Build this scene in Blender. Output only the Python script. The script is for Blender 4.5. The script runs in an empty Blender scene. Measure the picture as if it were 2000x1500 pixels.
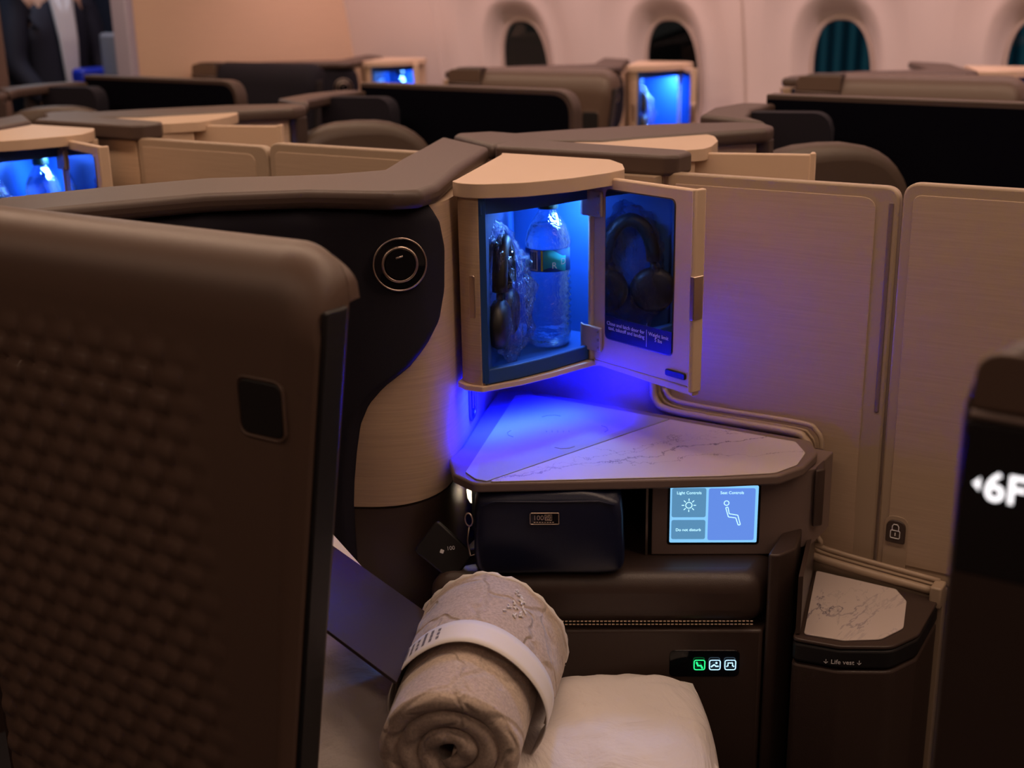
import bpy, math, random
from mathutils import Vector, noise
random.seed(7)
SC = bpy.context.scene
COL = SC.collection
R = math.radians
# ------------------------------------------------------------------ camera, world, light, exposure
TH, YAW, ROLL = R(17.3), R(33), math.atan(142/7850)
fw = Vector((-math.sin(YAW)*math.cos(TH), math.cos(YAW)*math.cos(TH), -math.sin(TH)))
r0 = Vector((math.cos(YAW), math.sin(YAW), 0)); u0 = r0.cross(fw)
rt = r0*math.cos(ROLL) - u0*math.sin(ROLL); up = rt.cross(fw)
cam_d = bpy.data.cameras.new('camera'); cam = bpy.data.objects.new('camera', cam_d); COL.objects.link(cam)
from mathutils import Matrix
m = Matrix((rt, up, -fw)).transposed().to_4x4(); m.translation = Vector((0, 0, 1.40)); cam.matrix_world = m
cam_d.sensor_width = 36; cam_d.lens = 2443/2000*36; cam_d.clip_start = .02
cam_d.dof.use_dof = True; cam_d.dof.focus_distance = 1.60; cam_d.dof.aperture_fstop = 4.2
SC.camera = cam
vs = SC.view_settings
vs.view_transform = 'Standard'; vs.look = 'None'; vs.gamma = 1; vs.use_curve_mapping = False
vs.exposure = 0.0
wd = bpy.data.worlds.new('world'); SC.world = wd; wd.use_nodes = True
wd.node_tree.nodes['Background'].inputs[0].default_value = (.10, .075, .07, 1)
wd.node_tree.nodes['Background'].inputs[1].default_value = .10

def area(name, loc, rot, sx, sy, power, color, spread=180):
    d = bpy.data.lights.new(name, 'AREA'); d.shape = 'RECTANGLE'; d.size = sx; d.size_y = sy
    d.energy = power; d.color = color; d.spread = R(spread)
    o = bpy.data.objects.new(name, d); COL.objects.link(o); o.location = loc; o.rotation_euler = rot
    return o
# the cabin's mood lighting: coves along the ceiling, washes over the side wall, plus one added fill
area('ceiling_cove_and_fill', (-1.4, 2.55, 2.22), (R(-6), 0, 0), 6.0, .22, 34, (1, .70, .50))
area('ceiling_cove_and_fill', (-1.0, 1.22, 2.22), (R(4), 0, 0), 5.0, .16, 30, (1, .68, .48))
area('ceiling_cove_and_fill', (-1.0, -.25, 2.22), (R(14), 0, 0), 5.0, .20, 9, (1, .68, .48))  # added aisle-side fill, brightens the near shell's front and its relief
area('wall_wash_light', (-1.4, 3.55, 2.15), (R(38), 0, 0), 5.6, .10, 33, (1, .66, .61), 140)
area('galley_light', (-4.6, 3.3, 2.15), (0, 0, 0), .5, .5, 5, (.7, .85, 1))

# ------------------------------------------------------------------ materials
def mat(name, color, rough=.5, metal=0, spec=.5, emit=None, estr=1, coat=0, **k):
    mt = bpy.data.materials.new(name); mt.use_nodes = True
    b = mt.node_tree.nodes['Principled BSDF']
    b.inputs['Base Color'].default_value = (*color, 1)
    b.inputs['Roughness'].default_value = rough
    b.inputs['Metallic'].default_value = metal
    b.inputs['Specular IOR Level'].default_value = spec
    b.inputs['Coat Weight'].default_value = coat
    if emit:
        b.inputs['Emission Color'].default_value = (*emit, 1); b.inputs['Emission Strength'].default_value = estr
    for kk, v in k.items():
        b.inputs[kk.replace('_', ' ')].default_value = v
    return mt
def N(mt, t, **props):
    n = mt.node_tree.nodes.new(t)
    for k, v in props.items(): setattr(n, k, v)
    return n
def L(mt, a, b): mt.node_tree.links.new(a, b)
def coords(mt, scale, rot=(0, 0, 0)):
    tc = N(mt, 'ShaderNodeTexCoord'); mp = N(mt, 'ShaderNodeMapping')
    mp.inputs['Scale'].default_value = scale; mp.inputs['Rotation'].default_value = rot
    L(mt, tc.outputs['Object'], mp.inputs['Vector']); return mp.outputs['Vector']
def add_bump(mt, height, strength=.3, dist=.001):
    b = mt.node_tree.nodes['Principled BSDF']; bp = N(mt, 'ShaderNodeBump')
    bp.inputs['Strength'].default_value = strength; bp.inputs['Distance'].default_value = dist
    L(mt, height, bp.inputs['Height']); L(mt, bp.outputs['Normal'], b.inputs['Normal'])
def ramp(mt, fac, stops):
    r = N(mt, 'ShaderNodeValToRGB'); e = r.color_ramp.elements
    while len(e) < len(stops): e.new(.5)
    for i, (p, c) in enumerate(stops): e[i].position = p; e[i].color = (*c, 1) if len(c) == 3 else c
    L(mt, fac, r.inputs['Fac']); return r.outputs['Color']
def noise_tex(mt, vec, scale, detail=3, rough=.5, dist=0):
    n = N(mt, 'ShaderNodeTexNoise'); n.inputs['Scale'].default_value = scale; n.inputs['Detail'].default_value = detail
    n.inputs['Roughness'].default_value = rough; n.inputs['Distortion'].default_value = dist
    L(mt, vec, n.inputs['Vector']); return n.outputs['Fac']
def laminate(name, col, var=.10, rough=.42, scale=(9, 9, 420)):
    mt = mat(name, col, rough)
    f = noise_tex(mt, coords(mt, scale), 1, 3, .6, .4)
    lo = tuple(c*(1-var) for c in col); hi = tuple(min(1, c*(1+var)) for c in col)
    c = ramp(mt, f, [(.3, lo), (.7, hi)]); L(mt, c, mt.node_tree.nodes['Principled BSDF'].inputs['Base Color'])
    add_bump(mt, f, .12, .0006); return mt
def grained(name, col, scale=900, strength=.25, rough=.5, dist=.0004, **k):
    mt = mat(name, col, rough, **k); add_bump(mt, noise_tex(mt, coords(mt, (1, 1, 1)), scale, 2), strength, dist); return mt

TAN = laminate('tan_woodgrain_laminate', (.50, .36, .25))
DIV = laminate('taupe_brushed_laminate', (.42, .31, .225), .06)
DIVF = grained('taupe_satin_frame', (.36, .27, .195), rough=.4)
BEIGE = grained('beige_satin_plastic', (.60, .44, .32), rough=.38)
BROWN = grained('soft_brown_cap', (.066, .041, .033), 1200, .25, .46)
SHELLM = grained('shell_brown_plastic', (.120, .074, .054), 1500, .25, .40, spec=.6)
DARKB = grained('dark_brown_plastic', (.045, .028, .023), 1500, .2, .42)
BLACK = grained('matte_black_trim', (.010, .009, .010), 1500, .2, .45)
GLOSSB = mat('gloss_black_glass', (.004, .004, .006), .08)
PADN = grained('navy_black_upholstery', (.015, .013, .021), 1800, .5, .8, .0005, spec=.2)
LEATH = grained('brown_leather', (.050, .031, .025), 700, .35, .42, .0006)
LEATHS = grained('seat_leather', (.070, .045, .032), 600, .35, .5, .0006)
GREYP = grained('grey_brown_plastic', (.17, .12, .105), 1500, .2, .45)
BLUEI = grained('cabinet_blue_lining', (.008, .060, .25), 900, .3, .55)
METAL = mat('satin_champagne_metal', (.62, .50, .42), .32, 1)
METALD = mat('dark_metal', (.25, .2, .17), .35, 1)
MIRR = mat('mirror_glass', (.55, .52, .56), .02, 1)
WHITE = grained('white_print', (.8, .8, .82), rough=.6)
GLOWW = mat('lit_white_text', (1, 1, 1), emit=(1, .97, 1), estr=1.5)
NAVYL = mat('navy_label', (.012, .016, .06), .35)
CREAM = grained('sidewall_cream', (.66, .56, .54), 500, .1, .5)
CEIL = grained('dim_panel', (.26, .21, .20), 500, .1, .6)
HINGE = grained('hinge_metal', (.42, .33, .28), rough=.35, spec=.6)
CARP = grained('dark_carpet', (.02, .018, .022), 300, .6, .9, .002)
PAPER = grained('white_paper', (.80, .76, .74), 300, .1, .6)
NAVYLE = grained('navy_leather', (.006, .009, .032), 1000, .4, .30, .0005)
CARD = grained('dark_violet_card', (.028, .016, .022), 600, .1, .5)
BLUEL = mat('blue_led_strip', (.1, .2, 1), emit=(.02, .10, 1), estr=3)

def marble():
    mt = mat('veined_marble', (.60, .52, .48), .25)
    v = coords(mt, (1, 1, 1)); 
    def vein(sc, dist, w):
        n1 = N(mt, 'ShaderNodeTexNoise'); n1.inputs['Scale'].default_value = sc; n1.inputs['Detail'].default_value = 6
        n1.inputs['Roughness'].default_value = .62; n1.inputs['Distortion'].default_value = dist
        mp = N(mt, 'ShaderNodeMapping'); mp.inputs['Rotation'].default_value = (0, 0, R(-62)); mp.inputs['Scale'].default_value = (1.0, .34, 1)
        L(mt, v, mp.inputs['Vector']); L(mt, mp.outputs['Vector'], n1.inputs['Vector'])
        a = N(mt, 'ShaderNodeMath', operation='SUBTRACT'); a.inputs[1].default_value = .5; L(mt, n1.outputs['Fac'], a.inputs[0])
        b = N(mt, 'ShaderNodeMath', operation='ABSOLUTE'); L(mt, a.outputs[0], b.inputs[0])
        c = N(mt, 'ShaderNodeMapRange'); c.inputs['From Max'].default_value = w; L(mt, b.outputs[0], c.inputs['Value']); return c.outputs[0]
    a, b = vein(9, .5, .013), vein(16, .8, .010)
    mx = N(mt, 'ShaderNodeMath', operation='MINIMUM'); L(mt, a, mx.inputs[0])
    bb = N(mt, 'ShaderNodeMapRange'); bb.inputs['To Min'].default_value = .62; L(mt, b, bb.inputs['Value']); L(mt, bb.outputs[0], mx.inputs[1])
    msk = N(mt, 'ShaderNodeMapRange'); msk.inputs['From Min'].default_value = .44; msk.inputs['From Max'].default_value = .58
    L(mt, noise_tex(mt, v, 6.5, 1), msk.inputs['Value'])
    m2 = N(mt, 'ShaderNodeMath', operation='MAXIMUM'); L(mt, mx.outputs[0], m2.inputs[0])
    inv = N(mt, 'ShaderNodeMath', operation='SUBTRACT'); inv.inputs[0].default_value = 1; L(mt, msk.outputs[0], inv.inputs[1]); L(mt, inv.outputs[0], m2.inputs[1])
    c = ramp(mt, m2.outputs[0], [(0, (.10, .09, .12)), (.35, (.36, .31, .32)), (1, (.56, .48, .45))])
    L(mt, c, mt.node_tree.nodes['Principled BSDF'].inputs['Base Color']); return mt
def veined():
    mt = mat('veined_table_marble', (.56, .48, .45), .25); v = coords(mt, (1, 1, 1))
    def line(px, py, ang, amp, w, sc, seed):
        mp = N(mt, 'ShaderNodeMapping'); mp.inputs['Location'].default_value = (seed, seed*.7, 0); L(mt, v, mp.inputs['Vector'])
        nf = noise_tex(mt, mp.outputs['Vector'], sc, 6, .68)
        d = N(mt, 'ShaderNodeVectorMath', operation='DOT_PRODUCT'); d.inputs[1].default_value = (-math.sin(R(ang)), math.cos(R(ang)), 0); L(mt, v, d.inputs[0])
        c = -(-math.sin(R(ang))*px+math.cos(R(ang))*py)
        a = N(mt, 'ShaderNodeMath', operation='MULTIPLY_ADD'); a.inputs[1].default_value = amp; a.inputs[2].default_value = c-amp/2; L(mt, nf, a.inputs[0])
        b = N(mt, 'ShaderNodeMath', operation='ADD'); L(mt, d.outputs['Value'], b.inputs[0]); L(mt, a.outputs[0], b.inputs[1])
        e = N(mt, 'ShaderNodeMath', operation='ABSOLUTE'); L(mt, b.outputs[0], e.inputs[0])
        r_ = N(mt, 'ShaderNodeMapRange'); r_.inputs['From Max'].default_value = w; L(mt, e.outputs[0], r_.inputs['Value']); return r_.outputs[0]
    outs = [line(-.03, -.10, 52, .09, .0018, 11, 3.1), line(.01, .0, 60, .12, .0009, 14, 7.7), line(-.05, -.12, 40, .10, .0008, 16, 1.3), line(.03, .04, 50, .16, .0007, 9, 5.2)]
    cur = outs[0]
    for o_ in outs[1:]:
        q = N(mt, 'ShaderNodeMath', operation='MINIMUM'); L(mt, cur, q.inputs[0]); L(mt, o_, q.inputs[1]); cur = q.outputs[0]
    msk = N(mt, 'ShaderNodeMapRange'); msk.inputs['From Min'].default_value = .40; msk.inputs['From Max'].default_value = .62; msk.inputs['To Max'].default_value = .85
    L(mt, noise_tex(mt, v, 13, 2), msk.inputs['Value']); q = N(mt, 'ShaderNodeMath', operation='MAXIMUM'); L(mt, cur, q.inputs[0]); L(mt, msk.outputs[0], q.inputs[1])
    c = ramp(mt, q.outputs[0], [(0, (.09, .08, .12)), (.6, (.42, .36, .36)), (1, (.56, .48, .45))])
    L(mt, c, mt.node_tree.nodes['Principled BSDF'].inputs['Base Color']); return mt
MARB = marble(); MARBT = veined()
STONE = grained('plain_pale_stone', (.36, .34, .39), 400, .05, .3)

def quilt_mat():
    mt = mat('heather_quilt', (.42, .33, .27), .85)
    v = coords(mt, (1, 1, 1))
    f = noise_tex(mt, v, 260, 4, .7)
    c = ramp(mt, f, [(.3, (.37, .285, .235)), (.7, (.60, .48, .40))]); b = mt.node_tree.nodes['Principled BSDF']
    L(mt, c, b.inputs['Base Color']); b.inputs['Sheen Weight'].default_value = .3
    vo = N(mt, 'ShaderNodeTexVoronoi', feature='DISTANCE_TO_EDGE'); vo.inputs['Scale'].default_value = 13
    n = noise_tex(mt, v, 14, 2); ad = N(mt, 'ShaderNodeVectorMath', operation='MULTIPLY_ADD')
    cx = N(mt, 'ShaderNodeCombineXYZ'); L(mt, n, cx.inputs[0]); L(mt, n, cx.inputs[1])
    L(mt, cx.outputs[0], ad.inputs[0]); ad.inputs[1].default_value = (.12, .12, 0); L(mt, v, ad.inputs[2]); L(mt, ad.outputs[0], vo.inputs['Vector'])
    mr = N(mt, 'ShaderNodeMapRange', interpolation_type='SMOOTHSTEP'); mr.inputs['From Max'].default_value = .10; L(mt, vo.outputs['Distance'], mr.inputs['Value'])
    add_bump(mt, mr.outputs[0], .65, .004)
    bp2 = N(mt, 'ShaderNodeBump'); bp2.inputs['Strength'].default_value = .25; bp2.inputs['Distance'].default_value = .001; L(mt, f, bp2.inputs['Height'])
    first = [x for x in mt.node_tree.nodes if x.type == 'BUMP' and x != bp2][0]; L(mt, bp2.outputs[0], first.inputs['Normal'])
    return mt
QUILT = quilt_mat()
QPLAIN = grained('heather_jersey', (.40, .31, .25), 500, .5, .9, .001)
def linen():
    mt = mat('white_cotton', (.74, .68, .66), .8); v = coords(mt, (1, 1, 1))
    f = noise_tex(mt, v, 9, 5, .55, 1.2); add_bump(mt, f, .7, .016); return mt
LINEN = linen()
def clear(name, tint, gl=.12, rough=.05, bump=0, scale=60, ior=1.45):
    mt = bpy.data.materials.new(name); mt.use_nodes = True; nt = mt.node_tree; nt.nodes.remove(nt.nodes['Principled BSDF'])
    out = nt.nodes['Material Output']; tr = N(mt, 'ShaderNodeBsdfTransparent'); tr.inputs[0].default_value = (*tint, 1)
    g = N(mt, 'ShaderNodeBsdfGlossy'); g.inputs['Roughness'].default_value = rough
    mx = N(mt, 'ShaderNodeMixShader'); lw = N(mt, 'ShaderNodeLayerWeight'); lw.inputs['Blend'].default_value = gl
    L(mt, lw.outputs['Facing'], mx.inputs[0]); L(mt, tr.outputs[0], mx.inputs[1]); L(mt, g.outputs[0], mx.inputs[2]); L(mt, mx.outputs[0], out.inputs[0])
    if bump:
        bp = N(mt, 'ShaderNodeBump'); bp.inputs['Strength'].default_value = bump; bp.inputs['Distance'].default_value = .01
        L(mt, noise_tex(mt, coords(mt, (1, 1, .6)), scale, 3, .6, 1.5), bp.inputs['Height']); L(mt, bp.outputs[0], g.inputs['Normal']); L(mt, bp.outputs[0], lw.inputs['Normal'])
    return mt
FILM = clear('crinkled_clear_film', (.80, .80, .86), .16, .05, 1.0, 70)
PANE = clear('dimmed_window_glass', (.30, .34, .36), .12, .03)
BOTP = clear('clear_bottle_plastic', (.95, .97, 1), .38, .06, .5, 55)
PET = mat('clear_bottle_plastic_water', (.80, .90, 1), .02, Transmission_Weight=1.0, IOR=1.33)
add_bump(PET, noise_tex(PET, coords(PET, (1, 1, 3.2)), 28, 3, .5, 1.0), .5, .004)

# ------------------------------------------------------------------ geometry helpers
def round_poly(pts, r, n=5):
    out = []; k = len(pts)
    rr = r if isinstance(r, (list, tuple)) else [r]*k
    for i in range(k):
        p, a, b = Vector(pts[i]), Vector(pts[i-1]), Vector(pts[(i+1) % k])
        if rr[i] <= 0: out.append(tuple(p)); continue
        da, db = (a-p), (b-p); la, lb = da.length, db.length; da.normalize(); db.normalize()
        ang = da.angle(db); t = min(rr[i]/math.tan(ang/2), la*.49, lb*.49)
        p0, p1 = p+da*t, p+db*t
        for j in range(n+1):
            s = j/n; out.append(tuple(p0*(1-s)**2 + p*2*s*(1-s) + p1*s*s))
    return out
def rrect(w, h, r, n=5, cx=0, cy=0):
    return round_poly([(cx-w/2, cy-h/2), (cx+w/2, cy-h/2), (cx+w/2, cy+h/2), (cx-w/2, cy+h/2)], r, n)
def prism(poly, z0, z1):
    n = len(poly); v = [(x, y, z0) for x, y in poly]+[(x, y, z1) for x, y in poly]
    f = [list(range(n))[::-1], list(range(n, 2*n))]+[[i, (i+1) % n, n+(i+1) % n, n+i] for i in range(n)]
    return v, f
def plate(poly, O, U, V, t):
    """outline in (U,V) at O, thickness t away along -(UxV)"""
    O, U, V = Vector(O), Vector(U).normalized(), Vector(V).normalized(); W = U.cross(V)
    n = len(poly); v = [tuple(O+U*a+V*b) for a, b in poly]+[tuple(O+U*a+V*b-W*t) for a, b in poly]
    f = [list(range(n)), list(range(n, 2*n))[::-1]]+[[i, n+i, n+(i+1) % n, (i+1) % n] for i in range(n)]
    return v, f
def grid(fn, nu, nv, cu=False, cv=False, cap=False):
    v = []; f = []
    for j in range(nv+(0 if cv else 1)):
        for i in range(nu+(0 if cu else 1)): v.append(tuple(fn(i/nu, j/nv)))
    w = nu+(0 if cu else 1); h = nv+(0 if cv else 1)
    for j in range(nv):
        for i in range(nu): f.append([j*w+i, j*w+(i+1) % w, ((j+1) % h)*w+(i+1) % w, ((j+1) % h)*w+i])
    if cap: f.append(list(range(w))[::-1]); f.append([(h-1)*w+i for i in range(w)])
    return v, f
def slab(front, back, nu, nv):
    """front(u,v), back(u,v): closed slab"""
    a, fa = grid(front, nu, nv); b, fb = grid(back, nu, nv); n = len(a); w = nu+1
    f = fa+[[q+n for q in x[::-1]] for x in fb]
    loop = [i for i in range(w)]+[j*w+nu for j in range(1, nv+1)]+[nv*w+i for i in range(nu-1, -1, -1)]+[j*w for j in range(nv-1, 0, -1)]
    for i in range(len(loop)):
        p, q = loop[i], loop[(i+1) % len(loop)]; f.append([q, p, p+n, q+n])
    return a+b, f
def join(*gs):
    v = []; f = []
    for a, b in gs:
        k = len(v); v += list(a); f += [[q+k for q in x] for x in b]
    return v, f
def lathe(prof, c, n=40, axis='z'):
    def fn(u, w):
        k = min(int(round(w*(len(prof)-1))), len(prof)-1); r, z = prof[k]; a = 2*math.pi*u
        p = (r*math.cos(a), r*math.sin(a), z)
        return (c[0]+p[0], c[1]+p[1], c[2]+p[2])
    return grid(fn, n, len(prof)-1, cu=True, cap=True)
def lathe_on(prof, O, A, n=32):
    A = Vector(A).normalized(); U = A.orthogonal().normalized(); V = A.cross(U); O = Vector(O)
    def fn(u, w):
        k = min(int(round(w*(len(prof)-1))), len(prof)-1); r, z = prof[k]; a = 2*math.pi*u
        return tuple(O+U*r*math.cos(a)+V*r*math.sin(a)+A*z)
    return grid(fn, n, len(prof)-1, cu=True, cap=True)
def tube(path, r, n=8, closed=False, up=None):
    P = [Vector(p) for p in path]; k = len(P); rs = r if isinstance(r, (list, tuple)) else [r]*k
    def fr(i):
        if closed: t = P[(i+1) % k]-P[i-1]
        else: t = P[min(i+1, k-1)]-P[max(i-1, 0)]
        t.normalize(); a = Vector(up) if up else (Vector((0, 0, 1)) if abs(t.z) < .9 else Vector((1, 0, 0)))
        s = t.cross(a).normalized(); return s, s.cross(t)
    F = [fr(i) for i in range(k)]; v = []; f = []
    for i in range(k):
        for j in range(n):
            a = 2*math.pi*j/n; v.append(tuple(P[i]+F[i][0]*rs[i]*math.cos(a)+F[i][1]*rs[i]*math.sin(a)))
    for i in range(k if closed else k-1):
        for j in range(n):
            q = (i+1) % k; f.append([i*n+j, i*n+(j+1) % n, q*n+(j+1) % n, q*n+j])
    if not closed: f.append(list(range(n))[::-1]); f.append([(k-1)*n+j for j in range(n)])
    return v, f
def cr(P, n=8):
    P = [Vector(p) for p in P]; P = [2*P[0]-P[1]]+P+[2*P[-1]-P[-2]]; out = []
    for i in range(1, len(P)-2):
        for k in range(n):
            t = k/n; a, b, c, d = P[i-1:i+3]
            out.append(.5*((2*b)+(c-a)*t+(2*a-5*b+4*c-d)*t*t+(3*b-a-3*c+d)*t**3))
    out.append(P[-2]); return out
def boxg(x0, x1, y0, y1, z0, z1): return prism([(x0, y0), (x1, y0), (x1, y1), (x0, y1)], z0, z1)
def oriented(O, U, a, b, c):
    """box at O with length a along U (horizontal), b across, c up"""
    U = Vector((*U, 0)).normalized(); V = Vector((-U.y, U.x, 0)); O = Vector(O)
    v = []; 
    for z in (0, c):
        for p, q in ((0, 0), (a, 0), (a, b), (0, b)): v.append(tuple(O+U*p+V*q+Vector((0, 0, z))))
    return v, [[3, 2, 1, 0], [4, 5, 6, 7], [0, 1, 5, 4], [1, 2, 6, 5], [2, 3, 7, 6], [3, 0, 4, 7]]

class Place:
    """where a suite stands: shift along the cabin, across it, and mirrored across the centre line"""
    def __init__(s, dx=0, dy=0, mir=False): s.dx, s.dy, s.mir = dx, dy, mir
    def w(s, p): return Vector((p[0]+s.dx, ((3.32-p[1]) if s.mir else p[1])+s.dy, p[2]))
HERE = Place()
BASE = {}
def setp(o, label=None, cat=None, group=None, kind=None):
    if label: o['label'] = label
    if cat: o['category'] = cat
    if group: o['group'] = group
    if kind: o['kind'] = kind
def thing(name, label, cat, base, pl=HERE, group=None, kind=None):
    o = bpy.data.objects.new(name, None); COL.objects.link(o); o.empty_display_size = .05
    o.location = pl.w(base); o.scale = (1, -1 if pl.mir else 1, 1); setp(o, label, cat, group, kind); BASE[o.name] = Vector(base); return o
def mesh(name, geo, mt, parent=None, base=None, pl=HERE, bevel=0, seg=3, smooth=False, label=None, cat=None, group=None, kind=None, sub=0, ang=35):
    v, f = geo
    root = parent
    while root is not None and root.parent is not None: root = root.parent
    b = BASE[root.name] if root is not None else Vector(base or (0, 0, 0))
    me = bpy.data.meshes.new(name); me.from_pydata([tuple(Vector(p)-b) for p in v], [], f); me.update()
    import bmesh
    bm = bmesh.new(); bm.from_mesh(me); bmesh.ops.recalc_face_normals(bm, faces=bm.faces); bm.to_mesh(me); bm.free()
    o = bpy.data.objects.new(name, me); COL.objects.link(o)
    if mt: me.materials.append(mt)
    if parent is not None: o.parent = parent
    else:
        o.location = pl.w(b); o.scale = (1, -1 if pl.mir else 1, 1); BASE[o.name] = b
    if bevel:
        md = o.modifiers.new('edge', 'BEVEL'); md.width = bevel; md.segments = seg; md.limit_method = 'ANGLE'; md.angle_limit = R(ang); md.use_clamp_overlap = True
        if True: md.harden_normals = False
        smooth = True
    if sub:
        md = o.modifiers.new('sub', 'SUBSURF'); md.levels = sub; md.render_levels = sub
    if smooth:
        for p in me.polygons: p.use_smooth = True
        if bevel or smooth == 'auto': me.set_sharp_from_angle(angle=R(60))
    setp(o, label, cat, group, kind); return o
def text(s, size, O, U, V, mt, parent, name='lettering', depth=.0003, align='LEFT', bold=0, label=None, sx=1):
    cu = bpy.data.curves.new(name, 'FONT'); cu.body = s; cu.size = size; cu.extrude = depth; cu.align_x = align; cu.offset = bold; cu.space_line = .9
    cu.resolution_u = 4
    t = bpy.data.objects.new(name, cu); COL.objects.link(t)
    dg = bpy.context.evaluated_depsgraph_get(); me = bpy.data.meshes.new_from_object(t.evaluated_get(dg))
    COL.objects.unlink(t); bpy.data.objects.remove(t)
    U, V = Vector(U).normalized(), Vector(V).normalized(); W = U.cross(V); O = Vector(O)
    v = [tuple(O+U*p.co.x*sx+V*p.co.y+W*p.co.z) for p in me.vertices]; f = [list(p.vertices) for p in me.polygons]
    return mesh(name, (v, f), mt, parent, label=label)
def struct(name, geo, mt, **k):
    return mesh(name, geo, mt, kind='structure', **k)

# ------------------------------------------------------------------ the cabin shell
struct('floor', boxg(-6.2, 3.2, -1.2, 4.5, -.05, 0), CARP)
struct('ceiling', boxg(-6.2, 3.2, -1.2, 4.5, 2.30, 2.35), CEIL)
struct('wall_near', boxg(-6.2, 3.2, -1.25, -1.2, 0, 2.3), CEIL)
struct('wall_right', boxg(3.2, 3.25, -1.2, 4.5, 0, 2.3), CREAM)
struct('wall_left', boxg(-6.25, -6.2, -1.2, 4.5, 0, 2.3), mat('galley_dark_wall', (.03, .035, .06), .5))

YW = 4.24; PITCH = .635; WX = [-2.70+PITCH*i for i in range(5)]
def wall_y(z):
    t = max(0, z-1.0); return YW-.13*t-.16*t*t
def sup(a, rx, rz, p=2.6):
    c, s = math.cos(a), math.sin(a); return (abs(c)**(2/p)*math.copysign(rx, c), abs(s)**(2/p)*math.copysign(rz, s))
WCZ, WRX, WRZ = 1.085, .112, .225
def wall_tile(cx):
    rings = [(0, .085), (.04, .082), (.10, .060), (.22, .032), (.30, .026), (.36, .030), (.55, .016), (.70, .006), (.76, .0), (1, 0)]
    n = 72; z0, z1 = .62, 1.70; hx = PITCH/2
    def fn(u, w):
        k = int(round(w*(len(rings)-1))); s, d = rings[k]; a = 2*math.pi*u
        ix, iz = sup(a, WRX, WRZ)
        mx_, mz_ = sup(a, .262, .44, 3.2)
        ca, sa = math.cos(a), math.sin(a)
        # outer rectangle boundary
        hz = (z1-WCZ) if sa > 0 else (WCZ-z0)
        q = min(hx/max(1e-6, abs(ca)), hz/max(1e-6, abs(sa))); ox, oz = ca*q, sa*q
        if s <= .76: t = s/.76; x, z = ix+(mx_-ix)*t, iz+(mz_-iz)*t
        else: t = (s-.76)/.24; x, z = mx_+(ox-mx_)*t, mz_+(oz-mz_)*t
        z += WCZ; return (cx+x, wall_y(z)+d, z)
    return grid(fn, n, len(rings)-1, cu=True)
tiles = [wall_tile(x) for x in WX]
xr = WX[-1]+PITCH/2; xl = WX[0]-PITCH/2
def strip(x0, x1, z0, z1, n=10):
    return grid(lambda u, w: (x0+(x1-x0)*u, wall_y(z0+(z1-z0)*w), z0+(z1-z0)*w), 2, n)
wall = join(*tiles, strip(-3.52, xl, 0, 2.3, 16), strip(xr, 3.2, 0, 2.3, 16), strip(xl, xr, 0, .62), strip(xl, xr, 1.70, 2.3))
struct('wall_back', wall, CREAM, smooth=True)
struct('wall_galley_side', strip(-6.2, -3.52, 0, 2.3, 16), mat('galley_side_dark', (.03, .035, .06), .6), smooth=True)
SEAM = grained('wall_seam', (.50, .40, .36), rough=.5)
for i, x in enumerate((xl-.04, WX[1]+PITCH/2, WX[3]+PITCH/2)):
    zs = [.3+.1*k for k in range(19)]
    struct('trim_%d' % (i+1), tube([(x, wall_y(z)-.001, z) for z in zs], .004), SEAM if i else CREAM, smooth=True)
def outside_mat(kind):
    mt = mat('night_outside', (.01, .01, .012), .8)
    b = mt.node_tree.nodes['Principled BSDF']
    if kind == 'teal':
        w = N(mt, 'ShaderNodeTexWave', wave_type='BANDS', bands_direction='X'); w.inputs['Scale'].default_value = 3.0; w.inputs['Distortion'].default_value = 1.5
        L(mt, coords(mt, (1, 1, .2)), w.inputs['Vector'])
        c = ramp(mt, w.outputs['Fac'], [(0, (.004, .02, .03)), (.8, (.015, .08, .11)), (1, (.04, .14, .16))])
        L(mt, c, b.inputs['Emission Color']); b.inputs['Emission Strength'].default_value = 1.6
    return mt
for i, x in enumerate(WX):
    t = thing('window_%d' % (i+1), None, None, (x, YW, WCZ), kind='structure')
    ring = [(x+sup(2*math.pi*k/60, WRX-.004, WRZ-.004)[0], 0, WCZ+sup(2*math.pi*k/60, WRX-.004, WRZ-.004)[1]) for k in range(60)]
    mesh('window_frame', tube([(a, wall_y(c)+.084, c) for a, b, c in ring], .008, 8, True, up=(0, 1, 0)), SEAM, t, smooth=True)
    outl = [(a-x, c-WCZ) for a, b, c in ring]
    mesh('pane', plate(outl, (x, wall_y(WCZ)+.088, WCZ), (1, 0, 0), (0, -.10, 1), .004), PANE, t)
# beyond the panes: the dark apron with an added slab glowing as a window reflection and a teal-lit terminal front
mesh('terminal_building', boxg(-3.8, 6.5, 9.0, 9.3, -1.0, 6), outside_mat('teal'), base=(1, 9, -1), label='dark terminal front with teal lit glass seen through the cabin windows', cat='building')
mesh('window_reflection', plate([(-1.6, -.7), (.9, .1), (.9, .55), (-1.6, .12)], (-3.7, 7.0, 1.35), (1, 0, 0), (0, 0, 1), .8), mat('tan_reflection_glow', (.28, .2, .15), .6, emit=(.20, .14, .11), estr=.35), base=(-3.7, 7, .7), label='pale tan sloping slab standing in for a reflection in the second oval window', cat='window reflection')  # added glowing slab that imitates the tan reflection on the second pane

# bulkhead, galley opening
BK = laminate('bulkhead_laminate', (.72, .52, .38), .03)
struct('wall_bulkhead', boxg(-3.56, -3.50, 3.05, 4.24, 0, 2.3), BK)
struct('trim_4', boxg(-3.57, -3.49, 3.015, 3.05, 0, 2.3), grained('lavender_edge', (.42, .38, .50)), bevel=.008)
struct('wall_partition', boxg(-3.56, -3.50, -1.2, 2.53, 0, 2.3), grained('partition_brown', (.13, .08, .07)))

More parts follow.
